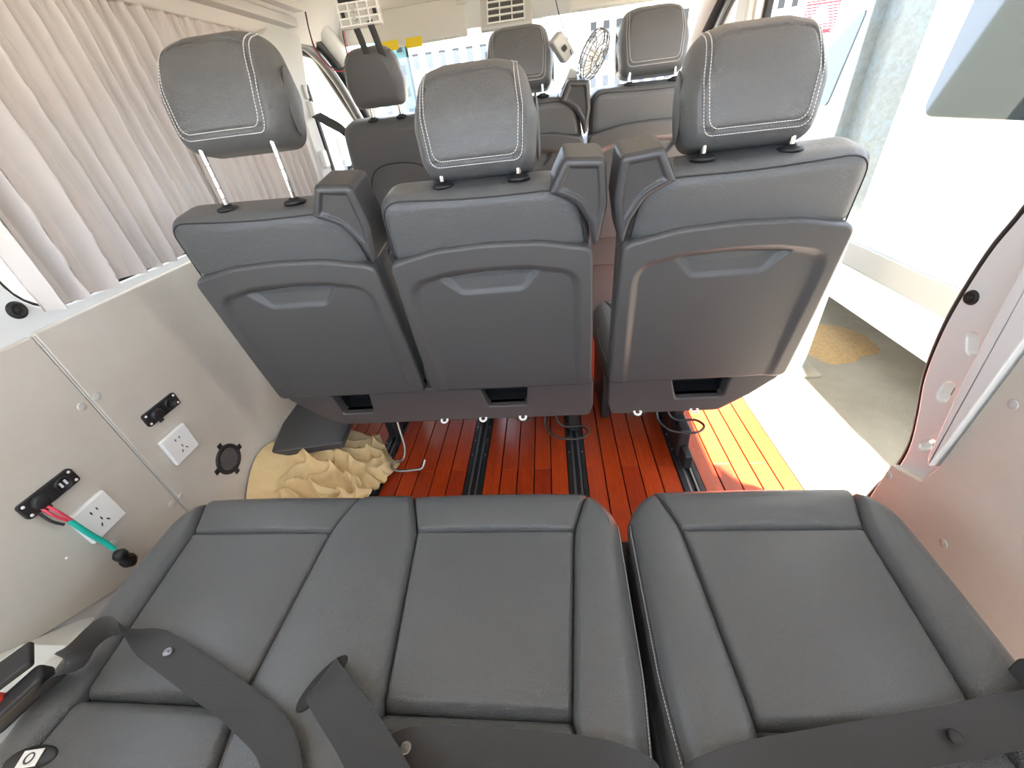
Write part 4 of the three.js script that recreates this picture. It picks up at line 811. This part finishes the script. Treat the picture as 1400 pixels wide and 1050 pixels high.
{
  const t = thing('canopy_roof', 'corrugated shelter roof carried by the steel column', 'canopy', [2.5, 2.65, -3.6]);
  part(t, 'sheet', box(2.6, 0.04, 3.3, 0.005), M.trimGrey);
  part(t, 'edge_beam', box(2.6, 0.12, 0.06, 0.005), M.trimGrey, [0, -0.06, 1.6]);
}
{
  const X0 = 1.95;
  const t = thing('parked_van', 'white van parked alongside, with dark side windows and grey moulding', 'van', [X0 + 0.9, -0.5, -2.5]);
  const o = -2.5, rel = (z) => z - o;
  const dark = phys({ color: lin(0.03, 0.035, 0.035), roughness: 0.03, ior: 1.9 });
  const w1 = roundPoly([[-2.66, 0.88, 0.09], [-2.73, 1.42, 0.07], [-1.35, 1.42, 0.07], [-1.35, 0.88, 0.09]], 0.03);
  const w2 = roundPoly([[-3.53, 0.92, 0.04], [-3.54, 1.43, 0.03], [-3.88, 1.2, 0.06], [-4.05, 0.9, 0.04]], 0.03);
  // side with a waist crease, as a swept cross-section (y, bulge)
  const prof = [[-0.17, 0.03], [0.0, 0.0], [0.3, -0.015], [0.6, -0.018], [0.64, 0.004], [0.9, 0.02], [1.42, 0.11], [1.58, 0.2], [1.64, 0.42]];
  const sec = [...prof.map(([y, b]) => [b, y + 0.5]), [1.8 - 0.42, 2.14], [1.8 - 0.2, 2.08], [1.8, 1.0], [1.8, 0.33]];
  const body = extrude(sec.map(([a, b]) => [a - 0.9, b]), 2.55, 0.02).translate(0, 0, -1.05);
  part(t, 'body', body, M.paint);
  const win = (pts, name) => { const g = extrude(pts.map((p) => (p.isVector2 ? [p.x - o, p.y + 0.5] : p)), 0.012, 0.003); const m = toSide(g, 0); return part(t, name, m, dark, [-0.9 + 0.008, 0, 0], [0, 0, -0.17]); };
  const lean = (y) => 0.02 + (y - 0.9) * 0.173;
  const mk = (pts) => { const g = clean(toSide(extrude(pts.map((p) => [p.x - o, p.y]), 0.02, 0.003), 0)); const p = g.attributes.position; for (let i = 0; i < p.count; i++) p.setX(i, p.getX(i) + lean(p.getY(i)) - 0.006 - 0.9), p.setY(i, p.getY(i) + 0.5); g.computeVertexNormals(); return metreUV(g); };
  // cab with sloping windscreen line and short bonnet
  const cab = clean(toSide(extrude([[-3.5, -0.17], [-3.5, 0.9], [-3.5, 1.5], [-3.95, 1.24], [-4.3, 0.95], [-4.4, 0.9], [-4.85, 0.75], [-4.95, 0.4], [-4.95, -0.1]].map(([z, y]) => [z - o, y]), 1.78, 0.01), 0));
  { const p = cab.attributes.position; for (let i = 0; i < p.count; i++) { const near = p.getX(i) < 0.9, y = p.getY(i); p.setX(i, p.getX(i) - 0.9 + (near ? Math.max(0, lean(y)) : y > 0.9 ? -lean(y) : 0)); p.setY(i, y + 0.5); } cab.computeVertexNormals(); }
  part(t, 'cab', metreUV(cab), M.paint);
  part(t, 'window', mk(w1), dark, null, null, 'dark glossy side window');
  part(t, 'window', mk(w2), dark, [-0.012, 0, 0], null, 'dark glossy side window');
  const grey = phys({ color: lin(0.32, 0.31, 0.29), roughness: 0.5 });
  part(t, 'moulding', box(0.03, 0.15, 1.8, 0.012, 3), grey, [-0.9 - 0.012, 0.50 + 0.135, 0.57], null, 'grey side moulding');
  part(t, 'moulding', box(0.03, 0.15, 0.62, 0.012, 3), grey, [-0.9 - 0.012, 0.50 + 0.135, -0.66], null, 'grey side moulding');
  part(t, 'sill', box(0.05, 0.06, 2.5, 0.01), M.paint, [-0.86, 0.32, 0.2]);
  const tyre = lathe([[0.17, -0.1], [0.30, -0.1], [0.33, -0.06], [0.33, 0.06], [0.30, 0.1], [0.17, 0.1]], 32).rotateZ(Math.PI / 2);
  for (const z of [-1.75, 1.0]) for (const x of [-0.72, 0.72]) part(t, 'wheel', tyre, M.rubber, [x, 0.33, z]);
}
// buildings across the yard
function building(name, label, [x, z], w, h, d, floors, cols, wall, pane, extra) {
  const t = thing(name, label, 'building', [x, -0.5, z]);
  part(t, 'walls', box(w, h, d, 0.05), wall, [0, h / 2, 0]);
  part(t, 'parapet', box(w + 0.3, 0.5, d + 0.3, 0.05), wall, [0, h + 0.2, 0]);
  const fh = h / floors, cw = w / cols, fg = box(cw * 0.56, fh * 0.56, 0.12, 0.02), pg = box(cw * 0.46, fh * 0.46, 0.06, 0.01);
  for (let f = 0; f < floors; f++) for (let c = 0; c < cols; c++) { const q = part(t, 'window', fg, wall, [(c + 0.5) * cw - w / 2, (f + 0.55) * fh, d / 2 + 0.02]); part(q, 'pane', pg, pane, [0, 0, 0.05]); }
  return t;
}
const bw = (r, g, b) => phys({ color: lin(r, g, b), roughness: 0.9 });
const paneM = phys({ color: lin(0.03, 0.034, 0.04), roughness: 1, specularIntensity: 0.1 });
building('office_building', 'pale multi storey building with grid of grey windows beyond the windscreen', [-4.2, -38], 9.2, 11, 8, 6, 10, bw(0.2, 0.2, 0.2), paneM);
building('shop_building', 'turquoise fronted building beside the pale building', [-10.4, -38], 2.4, 7.5, 6, 6, 3, bw(0.07, 0.16, 0.18), paneM);
building('apartment_building', 'tall grey green building beyond the driver door', [-26, -30], 10, 14, 8, 5, 6, bw(0.17, 0.19, 0.17), paneM);
building('warehouse', 'long white building seen past the passenger headrest', [11, -44], 15, 8, 8, 5, 16, bw(0.25, 0.25, 0.25), paneM);
{
  // shop sign with red striped lettering
  const cv = document.createElement('canvas'); cv.width = 256; cv.height = 256; const k = cv.getContext('2d');
  k.fillStyle = '#fbfbfb'; k.fillRect(0, 0, 256, 256);
  k.fillStyle = '#a8081e'; for (let y = 10; y < 250; y += 13) k.fillRect(20 + y * 0.0, y, 216, 7);
  k.fillStyle = '#fbfbfb'; k.fillRect(88, 30, 50, 66); k.fillRect(120, 60, 60, 22); k.beginPath(); k.moveTo(60, 200); k.lineTo(110, 128); k.lineTo(150, 128); k.lineTo(190, 200); k.fill();
  k.fillStyle = '#a8081e'; k.fillRect(20, 112, 216, 7); k.fillRect(30, 236, 180, 8);
  const tx = new THREE.CanvasTexture(cv); tx.colorSpace = THREE.SRGBColorSpace;
  const t = thing('shop_sign', 'white sign board with red striped lettering past the single seat headrest', 'sign', [4.5, 1.93, -9.0]);
  part(t, 'board', box(0.75, 0.9, 0.04, 0.005), M.white, [0, 0, -0.025]);
  part(t, 'lettering', new THREE.PlaneGeometry(0.62, 0.72), phys({ map: tx, roughness: 0.6 }), [0, 0, 0.001]);
  part(t, 'post', box(0.05, 2.43, 0.05, 0.005), M.white, [0, -1.21, -0.07]);
}

scene.traverse((o) => { if (o.isMesh) { o.castShadow = true; o.receiveShadow = true; } });
renderer.render(scene, camera);
